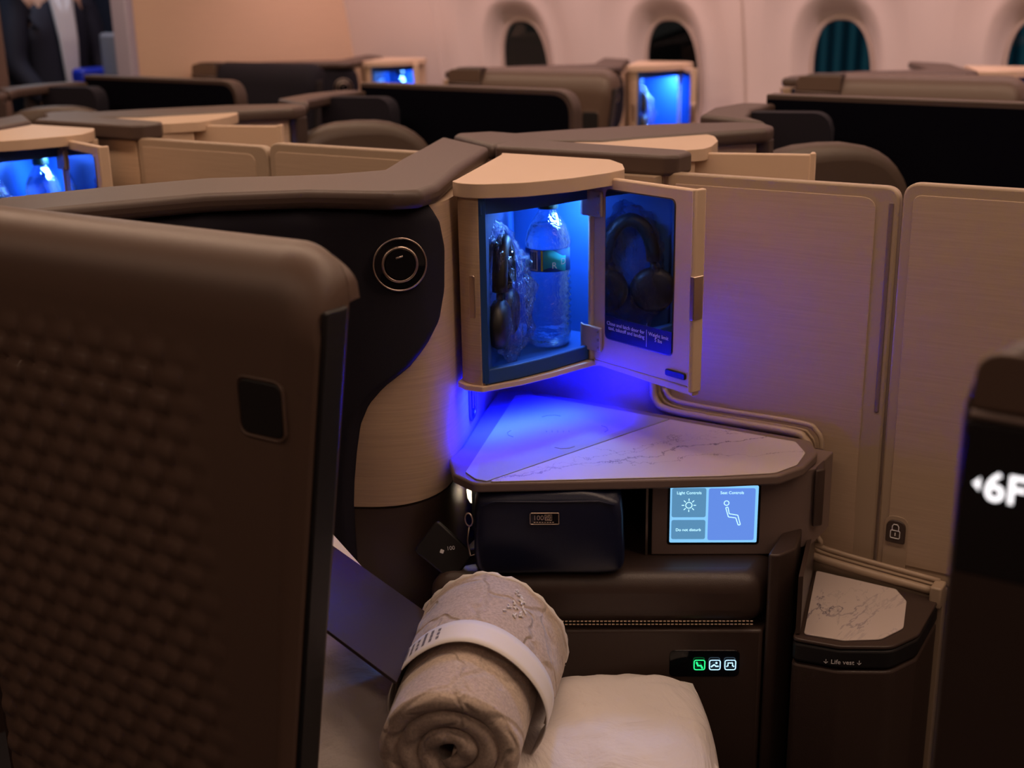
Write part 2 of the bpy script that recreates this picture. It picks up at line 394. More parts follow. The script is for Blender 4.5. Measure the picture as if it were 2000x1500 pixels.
# ------------------------------------------------------------------ suite modules
def quilt(u, z):
    """woven relief of the outer shell: staggered slanted cells"""
    cw, ch = .044, .026
    row = math.floor(z/ch); fz = z/ch-row; x = u/cw+(.5 if row % 2 else 0); fx = x-math.floor(x)
    return (math.sin(math.pi*fz)**.8)*(fx*.0085)*(1-max(0, (fx-.88)/.12))
def make_shell(pl, label, fine=True, relief=True, mt=SHELLM, X0=-1.165):
    t = thing('suite_shell', label, 'seat shell', (-.98, .80, 0), pl, 'padded aisle side shells of the suites')
    X1, ZT = -.712, 1.19
    nu, nv = (200, 260) if fine else (60, 70)
    Z0 = .0
    def lean(u, z): return -.155*max(0, ZT-z)*max(0, (X0+(X1-X0)*u)-(X1-.116))/.116
    def front(u, v):
        # v 0 bottom .. 1 top; last quarter of samples rolls over the top edge
        if v < .80: z = Z0+(ZT-.075-Z0)*(v/.80); y = .785
        else:
            a = (v-.80)/.20; z = ZT-.075+.075*math.sin(a*math.pi/2); y = .785+.056*(1-math.cos(a*math.pi/2))
        x = X0+(X1-X0)*u
        if x > X1-.032:
            b = (x-X1+.032)/.032; y += .016*(1-math.cos(b*math.pi/2))
            z -= .0*b
        # rounded top corner
        e = X1-x
        if e < .06: z -= (.06-math.sqrt(max(0, .0036-(.06-e)**2)))*max(0, (z-ZT+.12)/.12)*.85
        k = max(0, min(1, (-.85-x)/.065))*max(0, min(1, (ZT-.085-z)/.04))
        if relief and z > .45: y -= quilt(x, z)*k
        return (x+lean(u, z), y, z)
    def back(u, v):
        x, y, z = front(u, v); return (x, .842, z)
    mesh('outer_panel', slab(front, back, nu, nv), mt, t, smooth='auto')
    # dark return on the free edge
    def edge(z, dy): return (X1+.001-.155*(ZT-z), .803+dy, z)
    zs = [0, .2, .4, .6, .8, 1.0, 1.09, 1.136]
    v = []
    for z in zs:
        a = edge(z, 0)
        v += [(a[0]-.004, .806, z), (a[0]+.003, .806, z), (a[0]+.003, .838, z), (a[0]-.004, .838, z)]
    f = []
    for i in range(len(zs)-1):
        for j in range(4): f.append([i*4+j, i*4+(j+1) % 4, (i+1)*4+(j+1) % 4, (i+1)*4+j])
    f += [[3, 2, 1, 0], [4*(len(zs)-1)+j for j in range(4)]]
    mesh('edge_trim', (v, f), BLACK, t, bevel=.003)
    # recessed square button panel
    mesh('release_button', plate(rrect(.052, .052, .010), (-.783, .7835, 1.043), (1, 0, 0), (0, 0, 1), .004), BLACK, t, bevel=.0015)
    mesh('button_surround', join(tube([(-.783+a, .7845, 1.043+b) for a, b in rrect(.057, .057, .012, 6)], .0018, 6, True, up=(0, 1, 0))), mt, t, smooth=True)
    return t
def make_sign_end(pl, label, sign=None):
    t = thing('suite_sign_pillar', label, 'sign pillar', (-1.23, .81, 0), pl, 'rounded sign pillars of the suite shells')
    X0, X1, ZT = -1.29, -1.166, 1.19
    out = round_poly([(X0, 0), (X1, 0), (X1, ZT), (X0, ZT)], [0, 0, 0, .055], 8)
    mesh('pillar_body', plate(out, (0, .785, 0), (1, 0, 0), (0, 0, 1), .045), DARKB, t, bevel=.006)
    inn = round_poly([(X0+.006, 1.146), (X1, 1.146), (X1, ZT-.006), (X0+.006, ZT-.006)], [0, 0, 0, .05], 8)
    mesh('top_cap', plate(inn, (0, .7835, 0), (1, 0, 0), (0, 0, 1), .006), SHELLM, t, bevel=.002)
    mesh('trim_strip', tube([(X0+.006, .783, 1.143), (X1, .783, 1.140)], .0028), GREYP, t, smooth=True)
    mesh('gloss_panel', plate([(X0+.004, 1.034), (X1, 1.034), (X1, 1.137), (X0+.004, 1.137)], (0, .783, 0), (1, 0, 0), (0, 0, 1), .004), GLOSSB, t, bevel=.001)
    if sign:
        x = X0+.012
        mesh('arrow', plate([(x-.0006, 1.0970), (x+.0038, 1.0925), (x+.0038, 1.1015)], (0, .7824, 0), (1, 0, 0), (0, 0, 1), .001), GLOWW, t)
        text(sign, .0275, (x+.0062, .7822, 1.0875), (1, 0, 0), (0, 0, 1), GLOWW, t, 'seat_number', bold=.0002, sx=.98)
    return t

CAPP = [(-1.355, .86), (-1.37, .955), (-1.325, 1.076), (-1.262, 1.20), (-1.165, 1.275), (-1.131, 1.306), (-1.095, 1.365), (-1.15, 1.48), (-1.202, 1.60), (-1.27, 1.752), (-1.107, 1.652), (-1.021, 1.451), (-.940, 1.285), (-.930, 1.235), (-.955, 1.205), (-.993, 1.191), (-1.057, 1.169), (-1.153, 1.089), (-1.212, .981), (-1.26, .876), (-1.27, .86)]
WCURVE = [(-1.335, .83), (-1.275, .885), (-1.228, .985), (-1.168, 1.095), (-1.07, 1.178), (-1.0, 1.212), (-.962, 1.245), (-.947, 1.285), (-.955, 1.33), (-1.005, 1.45), (-1.085, 1.64)]
WP = cr([(a, b, 0) for a, b in WCURVE], 12)
WS = [0]
for i in range(1, len(WP)): WS.append(WS[-1]+(WP[i]-WP[i-1]).length)
def wpt(s, z, off=0):
    s = max(0, min(WS[-1], s)); i = 0
    while i < len(WS)-2 and WS[i+1] < s: i += 1
    t = (s-WS[i])/(WS[i+1]-WS[i]); p = WP[i].lerp(WP[i+1], t)
    d = (WP[min(i+2, len(WP)-1)]-WP[max(i-1, 0)]).normalized(); n = Vector((d.y, -d.x, 0))
    return (p.x+n.x*off, p.y+n.y*off, z)
PADE = [(1.157, .560), (1.154, .592), (1.146, .608), (1.125, .623), (1.09, .631), (1.036, .628), (.997, .617), (.967, .597), (.939, .571), (.913, .536), (.889, .515), (.86, .502), (.823, .495), (.779, .489), (.742, .486), (.30, .486)]
def pad_edge(z):
    for (z1, s1), (z0, s0) in zip(PADE, PADE[1:]):
        if z0 <= z <= z1:
            t = (z-z0)/(z1-z0); return s0+(s1-s0)*t
    return PADE[0][1] if z > 1 else PADE[-1][1]
def zb(s):
    pts = [(0, .742), (.485, .742), (.549, .745), (.584, .749), (.62, .755), (.66, .768), (.70, .785), (1.2, .785)]
    for (a, za), (b, zc) in zip(pts, pts[1:]):
        if a <= s <= b: return za+(zc-za)*(s-a)/(b-a)
    return .785
def make_wing(pl, label, dial=True, base_part=True):
    t = thing('wing_wall', label, 'partition', (-1.07, 1.2, 0), pl, 'curved wing walls beside the headrests')
    S1 = WS[-1]
    def tan_f(u, v): s = S1*u; return wpt(s, zb(s)+(1.147-zb(s))*v)
    def tan_b(u, v): s = S1*u; return wpt(s, zb(s)+(1.147-zb(s))*v, -.03)
    mesh('laminate_panel', slab(tan_f, tan_b, 90, 12), TAN, t, smooth='auto')
    if base_part:
        bf = lambda u, v: wpt(S1*u, (zb(S1*u)-.004)*v, -.001)
        bb = lambda u, v: wpt(S1*u, (zb(S1*u)-.004)*v, -.03)
        mesh('lower_panel', slab(bf, bb, 90, 8), LEATH, t, smooth='auto')
    mesh('top_cap', prism(CAPP, 1.148, 1.172), BROWN, t, bevel=.009, seg=4, ang=25)
    zl = .30
    def pf(u, v):
        z = zl+(1.1565-zl)*(1-(1-v)**1.0) if False else zl+(1.1468-zl)*v
        se = pad_edge(z); s = .02+(se-.02)*(1-(1-u)**1.6)
        e = min(se-s, 1.1468-z); off = .013*(1-max(0, 1-e/.016)**2.2)
        return wpt(s, z, max(.0012, off))
    mesh('upholstered_pad', slab(pf, lambda u, v: (lambda q: wpt(q[0], q[1], -.001))((.02+(pad_edge(zl+(1.1468-zl)*v)-.02)*(1-(1-u)**1.6), zl+(1.1468-zl)*v)), 90, 110), PADN, t, smooth='auto')
    if dial:
        sc, zc = .5615, 1.078; c = Vector(wpt(sc, zc, .013)); a = Vector(wpt(sc+.01, zc, 0))-Vector(wpt(sc-.01, zc, 0)); a.normalize(); n = Vector((a.y, -a.x, 0))
        dl = mesh('reading_light', lathe_on([(0.0001, 0), (.0335, 0), (.0335, .003), (.0315, .004), (.0001, .004)], c, n, 48), GLOSSB, t, smooth='auto', label='round black reading light with chrome rings')
        for rr, w in ((.0335, .0012), (.0215, .0022)):
            mesh('chrome_ring', tube([tuple(c+n*.004+a*rr*math.cos(2*math.pi*k/48)+Vector((0, 0, 1))*rr*math.sin(2*math.pi*k/48)) for k in range(48)], w, 8, True, up=tuple(n)), METAL, dl, smooth=True)
        mesh('knob_face', lathe_on([(.0001, .004), (.0195, .004), (.0185, .007), (.0001, .007)], c, n, 48), GLOSSB, dl, smooth='auto')
        q = c+n*.0075-a*.001+Vector((0, 0, .010))
        mesh('pointer_mark', tube([tuple(q-a*.0045-Vector((0, 0, .0012))), tuple(q+a*.0045+Vector((0, 0, .0012)))], .0013), METAL, dl, smooth=True)
    return t

BARCAP = [(-1.105, 1.665), (-1.085, 1.640), (-.80, 1.640), (-.782, 1.655), (-.782, 1.70), (-.80, 1.72), (-1.08, 1.745), (-1.11, 1.72)]
def make_centre_post(pl, label):
    t = thing('centre_wall', label, 'partition', (-.95, 1.68, 0), pl, 'capped wall sections between suites')
    mesh('wall_panel', boxg(-1.095, -.803, 1.652, 1.69, 0, 1.147), TAN, t, bevel=.002)
    mesh('top_cap', prism(round_poly(BARCAP, .010, 4), 1.145, 1.175), BROWN, t, bevel=.0055, seg=4, ang=25)
    return t

def make_cabinet(pl, label, where, door_open=True, glow=1.0, mirror=True, writing=False, swing=(.952, -.305)):
    t = thing('storage_cabinet', label, 'cabinet', (-.90, 1.47, .888), pl, 'small lit storage cabinets with open doors')
    H = (-.847, 1.519); A = (-.912, 1.334)
    z0, z1 = .896, 1.150
    # outer wood side: wraps the front-left corner
    side = [(-.953, 1.350), (-.948, 1.336), (-.930, 1.3285), (-.912, 1.330), (-.909, 1.336), (-.930, 1.345), (-.938, 1.355), (-1.045, 1.612), (-1.055, 1.608)]
    mesh('side_panel', prism(side, z0, z1), TAN, t, bevel=.0012)
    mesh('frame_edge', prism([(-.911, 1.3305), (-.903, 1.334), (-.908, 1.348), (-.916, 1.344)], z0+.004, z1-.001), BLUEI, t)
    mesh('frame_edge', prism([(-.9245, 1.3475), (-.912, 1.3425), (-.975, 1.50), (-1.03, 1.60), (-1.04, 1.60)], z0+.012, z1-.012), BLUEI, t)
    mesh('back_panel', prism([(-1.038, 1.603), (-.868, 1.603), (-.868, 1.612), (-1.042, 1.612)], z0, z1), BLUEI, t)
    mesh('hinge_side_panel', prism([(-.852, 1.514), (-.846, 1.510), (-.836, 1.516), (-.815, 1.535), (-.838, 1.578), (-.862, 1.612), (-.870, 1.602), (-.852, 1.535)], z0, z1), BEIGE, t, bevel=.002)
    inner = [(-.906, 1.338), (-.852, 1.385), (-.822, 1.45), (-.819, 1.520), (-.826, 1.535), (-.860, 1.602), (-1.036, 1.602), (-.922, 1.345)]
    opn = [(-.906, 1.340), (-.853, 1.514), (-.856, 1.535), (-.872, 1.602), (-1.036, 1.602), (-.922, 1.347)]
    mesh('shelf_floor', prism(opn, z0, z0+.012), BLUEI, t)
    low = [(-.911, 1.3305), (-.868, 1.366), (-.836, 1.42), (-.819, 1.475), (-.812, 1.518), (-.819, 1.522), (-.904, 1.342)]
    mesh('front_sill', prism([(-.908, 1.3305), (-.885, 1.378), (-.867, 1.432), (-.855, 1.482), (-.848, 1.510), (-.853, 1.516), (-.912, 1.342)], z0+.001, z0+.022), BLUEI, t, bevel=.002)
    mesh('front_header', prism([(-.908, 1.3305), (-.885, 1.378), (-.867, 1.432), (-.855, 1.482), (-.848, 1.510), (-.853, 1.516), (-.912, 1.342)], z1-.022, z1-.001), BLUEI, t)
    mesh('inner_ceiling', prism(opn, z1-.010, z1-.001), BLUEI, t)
    lid = [(-.956, 1.345), (-.953, 1.331), (-.935, 1.322), (-.905, 1.3235), (-.860, 1.362), (-.826, 1.425), (-.806, 1.495), (-.803, 1.530), (-.832, 1.578), (-.872, 1.615), (-1.060, 1.615), (-1.05, 1.60)]
    mesh('lid', prism(round_poly(lid, [.008, .02, .03, .05, .08, .08, .03, .03, .02, .02, .002, .004], 6), z1, z1+.019), BEIGE, t, bevel=.0075, seg=5)
    mesh('bottom_lip', prism(round_poly([(-.956, 1.345), (-.953, 1.331), (-.935, 1.322), (-.908, 1.326), (-.880, 1.378), (-.861, 1.432), (-.848, 1.482), (-.840, 1.508), (-.815, 1.530), (-.838, 1.58), (-.872, 1.615), (-1.060, 1.615)], .004, 3), z0-.008, z0), BEIGE, t, bevel=.002)
    mesh('latch_keeper', plate(rrect(.010, .058, .003), (-.924, 1.3285, 1.018), (1, .0, 0), (0, 0, 1), .003), METAL, t, bevel=.001)
    if door_open:
        U = Vector((*swing, 0)).normalized(); D0 = Vector((-.845, 1.512, 0)); n = Vector((U.y, -U.x, 0))  # n faces the aisle
        wd_ = .198; dz0, dz1 = .898, 1.160
        d = mesh('door', plate(rrect(wd_-.004, dz1-dz0, .006, 4, wd_/2+.002, (dz0+dz1)/2), tuple(D0), tuple(U), (0, 0, 1), .011), BEIGE, t, bevel=.0025, label='cabinet door swung wide open')
        E_ = D0+U*(wd_-.004)
        mesh('door_edge', prism([tuple((E_+U*.0+n*.009)[:2]), tuple((E_+U*.006+n*.007)[:2]), tuple((E_+U*.008-n*.010)[:2]), tuple((E_-U*.002-n*.0125)[:2])], dz0-.004, dz1+.002), BEIGE, d, bevel=.002)
        mesh('door_foot', plate([(.004, -.006), (wd_-.002, -.010), (wd_-.002, .001), (.004, .002)], tuple(D0+Vector((0, 0, dz0-.001))), tuple(U), (0, 0, 1), .012), BEIGE, d, bevel=.0015)
        cx, cz = .0935, (.937+1.142)/2
        mesh('mirror_surround', plate(rrect(.131, .2115, .009, 5, cx, cz), tuple(D0+n*.0005), tuple(U), (0, 0, 1), .001), METALD if mirror else BLACK, d)
        mesh('mirror', plate(rrect(.128, .2085, .008, 5, cx, cz), tuple(D0+n*.0012), tuple(U), (0, 0, 1), .001), MIRR, d)
        if writing:
            lb = mesh('notice_label', plate(round_poly([(cx-.064, cz-.104), (cx+.064, cz-.104), (cx+.064, cz-.072), (cx-.064, cz-.072)], [.007, .007, 0, 0]), tuple(D0+n*.0016), tuple(U), (0, 0, 1), .001), NAVYL, d, label='navy notice strip printed in white')
            O = D0+n*.0019
            text('Close and latch door for\ntaxi, takeoff and landing', .0074, O+U*(cx+.014)+Vector((0, 0, cz-.084)), U, (0, 0, 1), WHITE, lb, 'printed_notice', .0001, 'RIGHT')
            text('Weight limit\n5 lbs', .0074, O+U*(cx+.040)+Vector((0, 0, cz-.084)), U, (0, 0, 1), WHITE, lb, 'printed_notice', .0001, 'CENTER')
            mesh('divider_line', plate([(cx+.0175, cz-.101), (cx+.0181, cz-.101), (cx+.0181, cz-.077), (cx+.0175, cz-.077)], tuple(O), tuple(U), (0, 0, 1), .0002), WHITE, lb)
        for hz in (1.123, .9305):
            hp = plate(rrect(.024, .036, .003, 4, .013, hz), tuple(D0+n*.006), tuple(U), (0, 0, 1), .005)
            h = mesh('hinge', hp, HINGE, d, bevel=.002)
            mesh('hinge_leaf', prism([tuple((D0+U*x_+n*y_)[:2]) for x_, y_ in ((.004, .006), (-.010, .0075), (-.021, .002), (-.022, -.001), (-.010, .0045), (.004, .002))], hz-.018, hz+.018), HINGE, h, bevel=.001)
            for k in (-1, 0, 1):
                mesh('screw', lathe_on([(.0001, 0), (.0022, 0), (.0022, .0007), (.0012, .0009), (.0012, .0002), (.0001, .0002)], tuple(D0+U*.020+n*.006+Vector((0, 0, hz+k*.0115))), tuple(n), 12), METAL, h)
        mesh('door_latch', plate(rrect(.0075, .058, .002, 3, wd_+.001, 1.022), tuple(D0+n*.010), tuple(U), (0, 0, 1), .018), METAL, d, bevel=.001)
        mesh('door_catch', plate(rrect(.036, .009, .003, 4, wd_-.032, .9115), tuple(D0+n*.0035), tuple(U), (0, 0, 1), .004), BLACK, d, bevel=.001)
    if glow:
        for (x, y, rx) in ((-.895, 1.545, 0),):
            p = pl.w((x, y, z1-.013)); area('cabinet_interior_light', p, (0, 0, 0), .06, .03, 1.9*glow, (.12, .36, 1))
    return t

def make_divider(pl, label1, label2, detail=True):
    X0 = -.797
    def panel(x0, x1, z0, z1, label, rl, rr, inset=.02):
        t = thing('divider_panel', label, 'divider', ((x0+x1)/2, 1.66, z0), pl, 'sliding divider panels between centre suites')
        o = round_poly([(x0, z0), (x1, z0), (x1, z1), (x0, z1)], [0, 0, rr, rl], 8)
        mesh('panel_frame', plate(o, (0, 1.650, 0), (1, 0, 0), (0, 0, 1), .018), DIVF, t, bevel=.003)
        i = round_poly([(x0+.014, z0+.02), (x1-.030, z0+.02), (x1-.030, z1-.015), (x0+.014, z1-.015)], [.0, 0, .020, .012 if rl else 0], 7)
        mesh('inlay', plate(i, (0, 1.6488, 0), (1, 0, 0), (0, 0, 1), .002), DIV, t, bevel=.0008)
        return t
    a = panel(X0, -.4605, .60, 1.150, label1, 0, .022); b = panel(-.4565, -.05, .60, 1.157, label2, .022, .0)
    if detail:
        mesh('pull_strip', plate(rrect(.007, .292, .003, 4, -.4705, .984), (0, 1.6488, 0), (1, 0, 0), (0, 0, 1), .007), GREYP, a, bevel=.0015)
        bt = mesh('lock_button', plate(round_poly([(-.444, .652), (-.417, .652), (-.417, .686), (-.444, .686)], [.003, .003, .012, .012], 6), (0, 1.6455, 0), (1, 0, 0), (0, 0, 1), .008), DARKB, b, bevel=.0015)
        mesh('button_bezel', plate(round_poly([(-.447, .60), (-.4135, .60), (-.4135, .692), (-.447, .692)], [0, 0, .015, .015], 6), (0, 1.648, 0), (1, 0, 0), (0, 0, 1), .001), DIVF, b, bevel=.0004)
        y = 1.6448; c = -.4305
        mesh('padlock_icon', join(tube([(c-.0045, y, .672), (c-.0045, y, .6775), (c-.0025, y, .6805), (c+.0025, y, .6805), (c+.0045, y, .6775), (c+.0045, y, .672)], .0006, 6, up=(0, 1, 0)),
             tube([(c+p, y, .6655+q) for p, q in rrect(.013, .0115, .002)], .0006, 6, True, up=(0, 1, 0)), tube([(c, y, .668), (c, y, .6635)], .0008, 6)), WHITE, bt)
    return a, b

def P3(pts, z): return [(x, y, z) for x, y in pts]
# --- centre suite nearest the camera
N0 = Place(); N1 = Place(-1.12)
make_shell(N0, 'quilted brown suite shell with a square release button, beside the rolled blanket', X0=-1.255)
make_sign_end(Place(1.12), 'black glossy aisle pillar with a lit white seat number and arrow', '6F')
make_wing(N0, 'curved tan and navy wing wall with round reading light beside the lit cabinet')
make_centre_post(N0, 'brown capped wall section directly behind the cabinet with the water bottle')
make_cabinet(N0, 'tan storage cabinet with blue lit inside holding a water bottle, door and notice open', 'near', writing=True)
make_divider(N0, 'tall taupe divider panel behind the open mirrored door and marble table', 'taupe divider panel with a padlock button at its lower corner')
# --- the next centre suite along
make_cabinet(N1, 'tan blue lit cabinet at the picture edge, in front of a brown bar cap', 'n1', glow=1.6)
make_centre_post(N1, 'brown capped wall section beside the cabinet at the picture edge')
make_divider(N1, 'low showing greenish taupe divider panel beyond the dark wing cap', 'second taupe divider panel ending at the leather headrest beyond the wing cap', False)
make_wing(N1, 'dark capped wing wall behind the cabinet at the picture edge', dial=False)

# lower wall under the divider, with its stepped moulding
MOULD = [(-.803, .90), (-.801, .836), (-.796, .812), (-.775, .800), (-.703, .798), (-.584, .799), (-.561, .792), (-.551, .77), (-.554, .707), (-.555, .65), (-.544, .624), (-.52, .614), (-.361, .604)]
lw_ = thing('lower_divider_wall', 'taupe lower wall with raised stepped moulding behind the marble side table', 'partition', (-.7, 1.63, 0))
MW = [(p.x, p.y) for p in cr([(a, b, 0) for a, b in MOULD], 5)]
mesh('wall_panel', plate([(-1.095, 0), (-.353, 0), (-.353, .602)]+MW[::-1]+[(-.803, 1.146), (-1.095, 1.146)], (0, 1.622, 0), (1, 0, 0), (0, 0, 1), .024), DIVF, lw_)
mesh('moulding', tube([(a, 1.621, b) for a, b in MW[3:]], .0060, 10, up=(0, 1, 0)), DIVF, lw_, smooth=True)
mesh('inner_bead', tube([(a+(.012 if b > .62 else 0), 1.632, b+(.012 if i > 4 else 0)) for i, (a, b) in enumerate(MW[3:])], .004, 8, up=(0, 1, 0)), DIVF, lw_, smooth=True)
mesh('end_cap', boxg(-.368, -.352, 1.606, 1.635, .585, .617), DIVF, lw_, bevel=.003)

# --- side table
tb = thing('side_table', 'triangular side table with veined marble top glowing blue below the cabinet', 'table', (-.75, 1.45, .67))
TP = [(-.905, 1.247), (-.862, 1.232), (-.59, 1.413), (-.535, 1.455), (-.518, 1.50), (-.52, 1.560), (-.545, 1.603), (-1.02, 1.603), (-1.050, 1.575), (-1.001, 1.452), (-.952, 1.335), (-.942, 1.290)]
mesh('table_rim', prism(round_poly(TP, [.010, .02, .06, .02, .02, .02, .012, .01, .01, .01, .01, .005], 5), .785, .7985), GREYP, tb, bevel=.003)
def shrink(P, d):
    c = Vector((sum(p[0] for p in P)/len(P), sum(p[1] for p in P)/len(P))); return [tuple(Vector(p)+(c-Vector(p)).normalized()*d) for p in P]
mesh('marble_top', prism(round_poly([(-.848, 1.243), (-.60, 1.411), (-.541, 1.458), (-.527, 1.50), (-.533, 1.548), (-.56, 1.583), (-.752, 1.583)][0:7], [.004, .05, .02, .02, .02, .01, .002], 5), .7986, .8003), MARBT, tb, bevel=.0006)
cp = mesh('charging_pad', prism(round_poly([(-.892, 1.257), (-.866, 1.243), (-.850, 1.2445), (-.7545, 1.583), (-.995, 1.583), (-1.012, 1.568)], [.008, .01, .002, .002, .006, .006], 4), .7986, .8003), STONE, tb, bevel=.0006, label='plain wireless charging half of the top')
MK = mat('printed_grey', (.25, .24, .3), .5)
cc = Vector((-.868, 1.455, .8005)); ex = Vector((.857, .515, 0)); ey = Vector((-.515, .857, 0))
mk = []
for a0 in (0, 90, 180, 270):
    a = R(a0+8); d = (ex*math.cos(a)+ey*math.sin(a)); e = (-ex*math.sin(a)+ey*math.cos(a))
    q = cc+d*.072; mk.append(tube([tuple(q-e*.014-d*.006), tuple(q-e*.006), tuple(q+e*.006), tuple(q+e*.014-d*.006)], .0006, 6))
for k in range(-2, 3):
    q = cc+ex*k*.008; mk.append(tube([tuple(q-ey*(.004-.001*abs(k))), tuple(q+ey*(.004-.001*abs(k)))], .0005, 6))
for g_ in mk[:4]: mesh('corner_mark', g_, MK, cp)
mesh('charging_symbol', join(*mk[4:]), MK, cp)

# --- console under the table
cs = thing('side_console', 'dark brown leather console with stitched ledge, lit buttons and touch screen', 'console', (-.65, 1.5, 0))
F0 = Vector((-.865, 1.222)); FD = Vector((.857, .5145)).normalized(); FN = Vector((FD.y, -FD.x))
def fp(s, off=0): q = F0+FD*s+FN*off; return (q.x, q.y)
mesh('leather_ledge', prism([fp(-.06), fp(.382), (-.553, 1.612), (-1.045, 1.612), (-.945, 1.345), (-.930, 1.27)], .594, .670), LEATH, cs, bevel=.026, seg=6, ang=50)
for k, z in enumerate((.600, .6045)):
    mesh('stitching', join(*[tube([(*fp(.005+i*.0052, .0006), z), (*fp(.0085+i*.0052, .0006), z)], .0009, 5) for i in range(71)]), BEIGE, cs)
mesh('lower_panel', prism([fp(-.06, -.003), fp(.386, -.003), (-.553, 1.612), (-1.03, 1.612), (-.942, 1.345)], 0, .589), LEATH, cs, bevel=.004)
mesh('corner_roll', tube([(-.928, 1.262, .60), (-.920, 1.256, .648), (-.900, 1.262, .668), (-.875, 1.30, .675), (-.88, 1.36, .675)], [.012, .015, .015, .010, .006], 10), LEATH, cs, smooth=True)
SP0 = Vector((-.690, 1.4005)); SD = (Vector((-.546, 1.4865))-SP0).normalized()
mesh('screen_housing', prism([tuple(SP0), tuple(SP0+SD*.168), (-.515, 1.54), (-.515, 1.612), (-.695, 1.612)], .6705, .7845), GREYP, cs, bevel=.002)
mesh('nook_back', prism([(-.935, 1.345), (-.965, 1.41), (-1.035, 1.595), (-.70, 1.595), (-.70, 1.608), (-1.05, 1.608), (-.945, 1.345)], .6705, .7845), BLACK, cs)
mesh('edge_strip', oriented((*(SP0-SD*.0075), .6705), tuple(SD), .003, .003, .112), METALD, cs)
scn = mesh('touch_screen', plate(rrect(.124, .090, .005, 4, .083, .7305), (SP0.x+SD.y*.0005, SP0.y-SD.x*.0005, 0), (SD.x, SD.y, 0), (0, 0, 1), .004), GLOSSB, cs, bevel=.001)
def scr(x, z, off=.0012): q = SP0+SD*x+Vector((SD.y, -SD.x))*off; return (q.x, q.y, z)
SCB = mat('screen_blue', (.02, .05, .1), .2, emit=(.13, .27, .80), estr=1.0)
SCT = mat('screen_tile', (.02, .05, .1), .2, emit=(.10, .27, .47), estr=1.0)
SCL = mat('screen_light_edge', (.02, .05, .1), .2, emit=(.25, .62, 1.0), estr=1.0)
SCW = mat('screen_icon', (.4, .6, .7), .2, emit=(.55, .95, 1.0), estr=1.3)
U3 = (SD.x, SD.y, 0)
mesh('display', plate(rrect(.117, .082, .002, 3, .083, .7305), scr(0, 0, .0010), U3, (0, 0, 1), .0006), SCL, scn)
mesh('menu_tile', plate(rrect(.0455, .042, .003, 3, .0495, .7475), scr(0, 0, .0014), U3, (0, 0, 1), .0004), SCT, scn)
mesh('menu_tile', plate(rrect(.0455, .028, .003, 3, .0495, .7085), scr(0, 0, .0014), U3, (0, 0, 1), .0004), SCT, scn)
mesh('menu_tile', plate(rrect(.062, .075, .003, 3, .1065, .7305), scr(0, 0, .0014), U3, (0, 0, 1), .0004), SCB, scn)
nS = (SD.y, -SD.x, 0)
def sxy(x, z): return scr(x, z, .0018)
text('Light Controls', .0056, sxy(.0495, .7600), U3, (0, 0, 1), SCW, scn, 'menu_text', .0001, 'CENTER')
text('Do not disturb', .0056, sxy(.0495, .7065), U3, (0, 0, 1), SCW, scn, 'menu_text', .0001, 'CENTER')
text('Seat Controls', .0056, sxy(.1065, .7600), U3, (0, 0, 1), SCW, scn, 'menu_text', .0001, 'CENTER')
ic = [tube([sxy(.0495+.0042*math.cos(a/12*math.pi), .7440+.0042*math.sin(a/12*math.pi)) for a in range(24)], .0005, 6, True, up=nS)]
for k in range(8):
    a = k*math.pi/4; ic.append(tube([sxy(.0495+.0062*math.cos(a), .7440+.0062*math.sin(a)), sxy(.0495+.0095*math.cos(a), .7440+.0095*math.sin(a))], .0005, 6, up=nS))
mesh('sun_icon', join(*ic), SCW, scn)
ic = [tube([sxy(.0995+.0032*math.cos(a/12*math.pi), .7470+.0032*math.sin(a/12*math.pi)) for a in range(24)], .0005, 6, True, up=nS)]
seatp = [(.0985, .7405), (.1015, .7415), (.1035, .7315), (.1150, .7295), (.1190, .7155), (.1160, .7150), (.1125, .7255), (.1025, .7270)]
ic.append(tube([sxy(a, b) for a, b in round_poly(seatp, .0012, 3)], .0005, 6, True, up=nS))
mesh('seat_icon', join(*ic), SCW, scn)
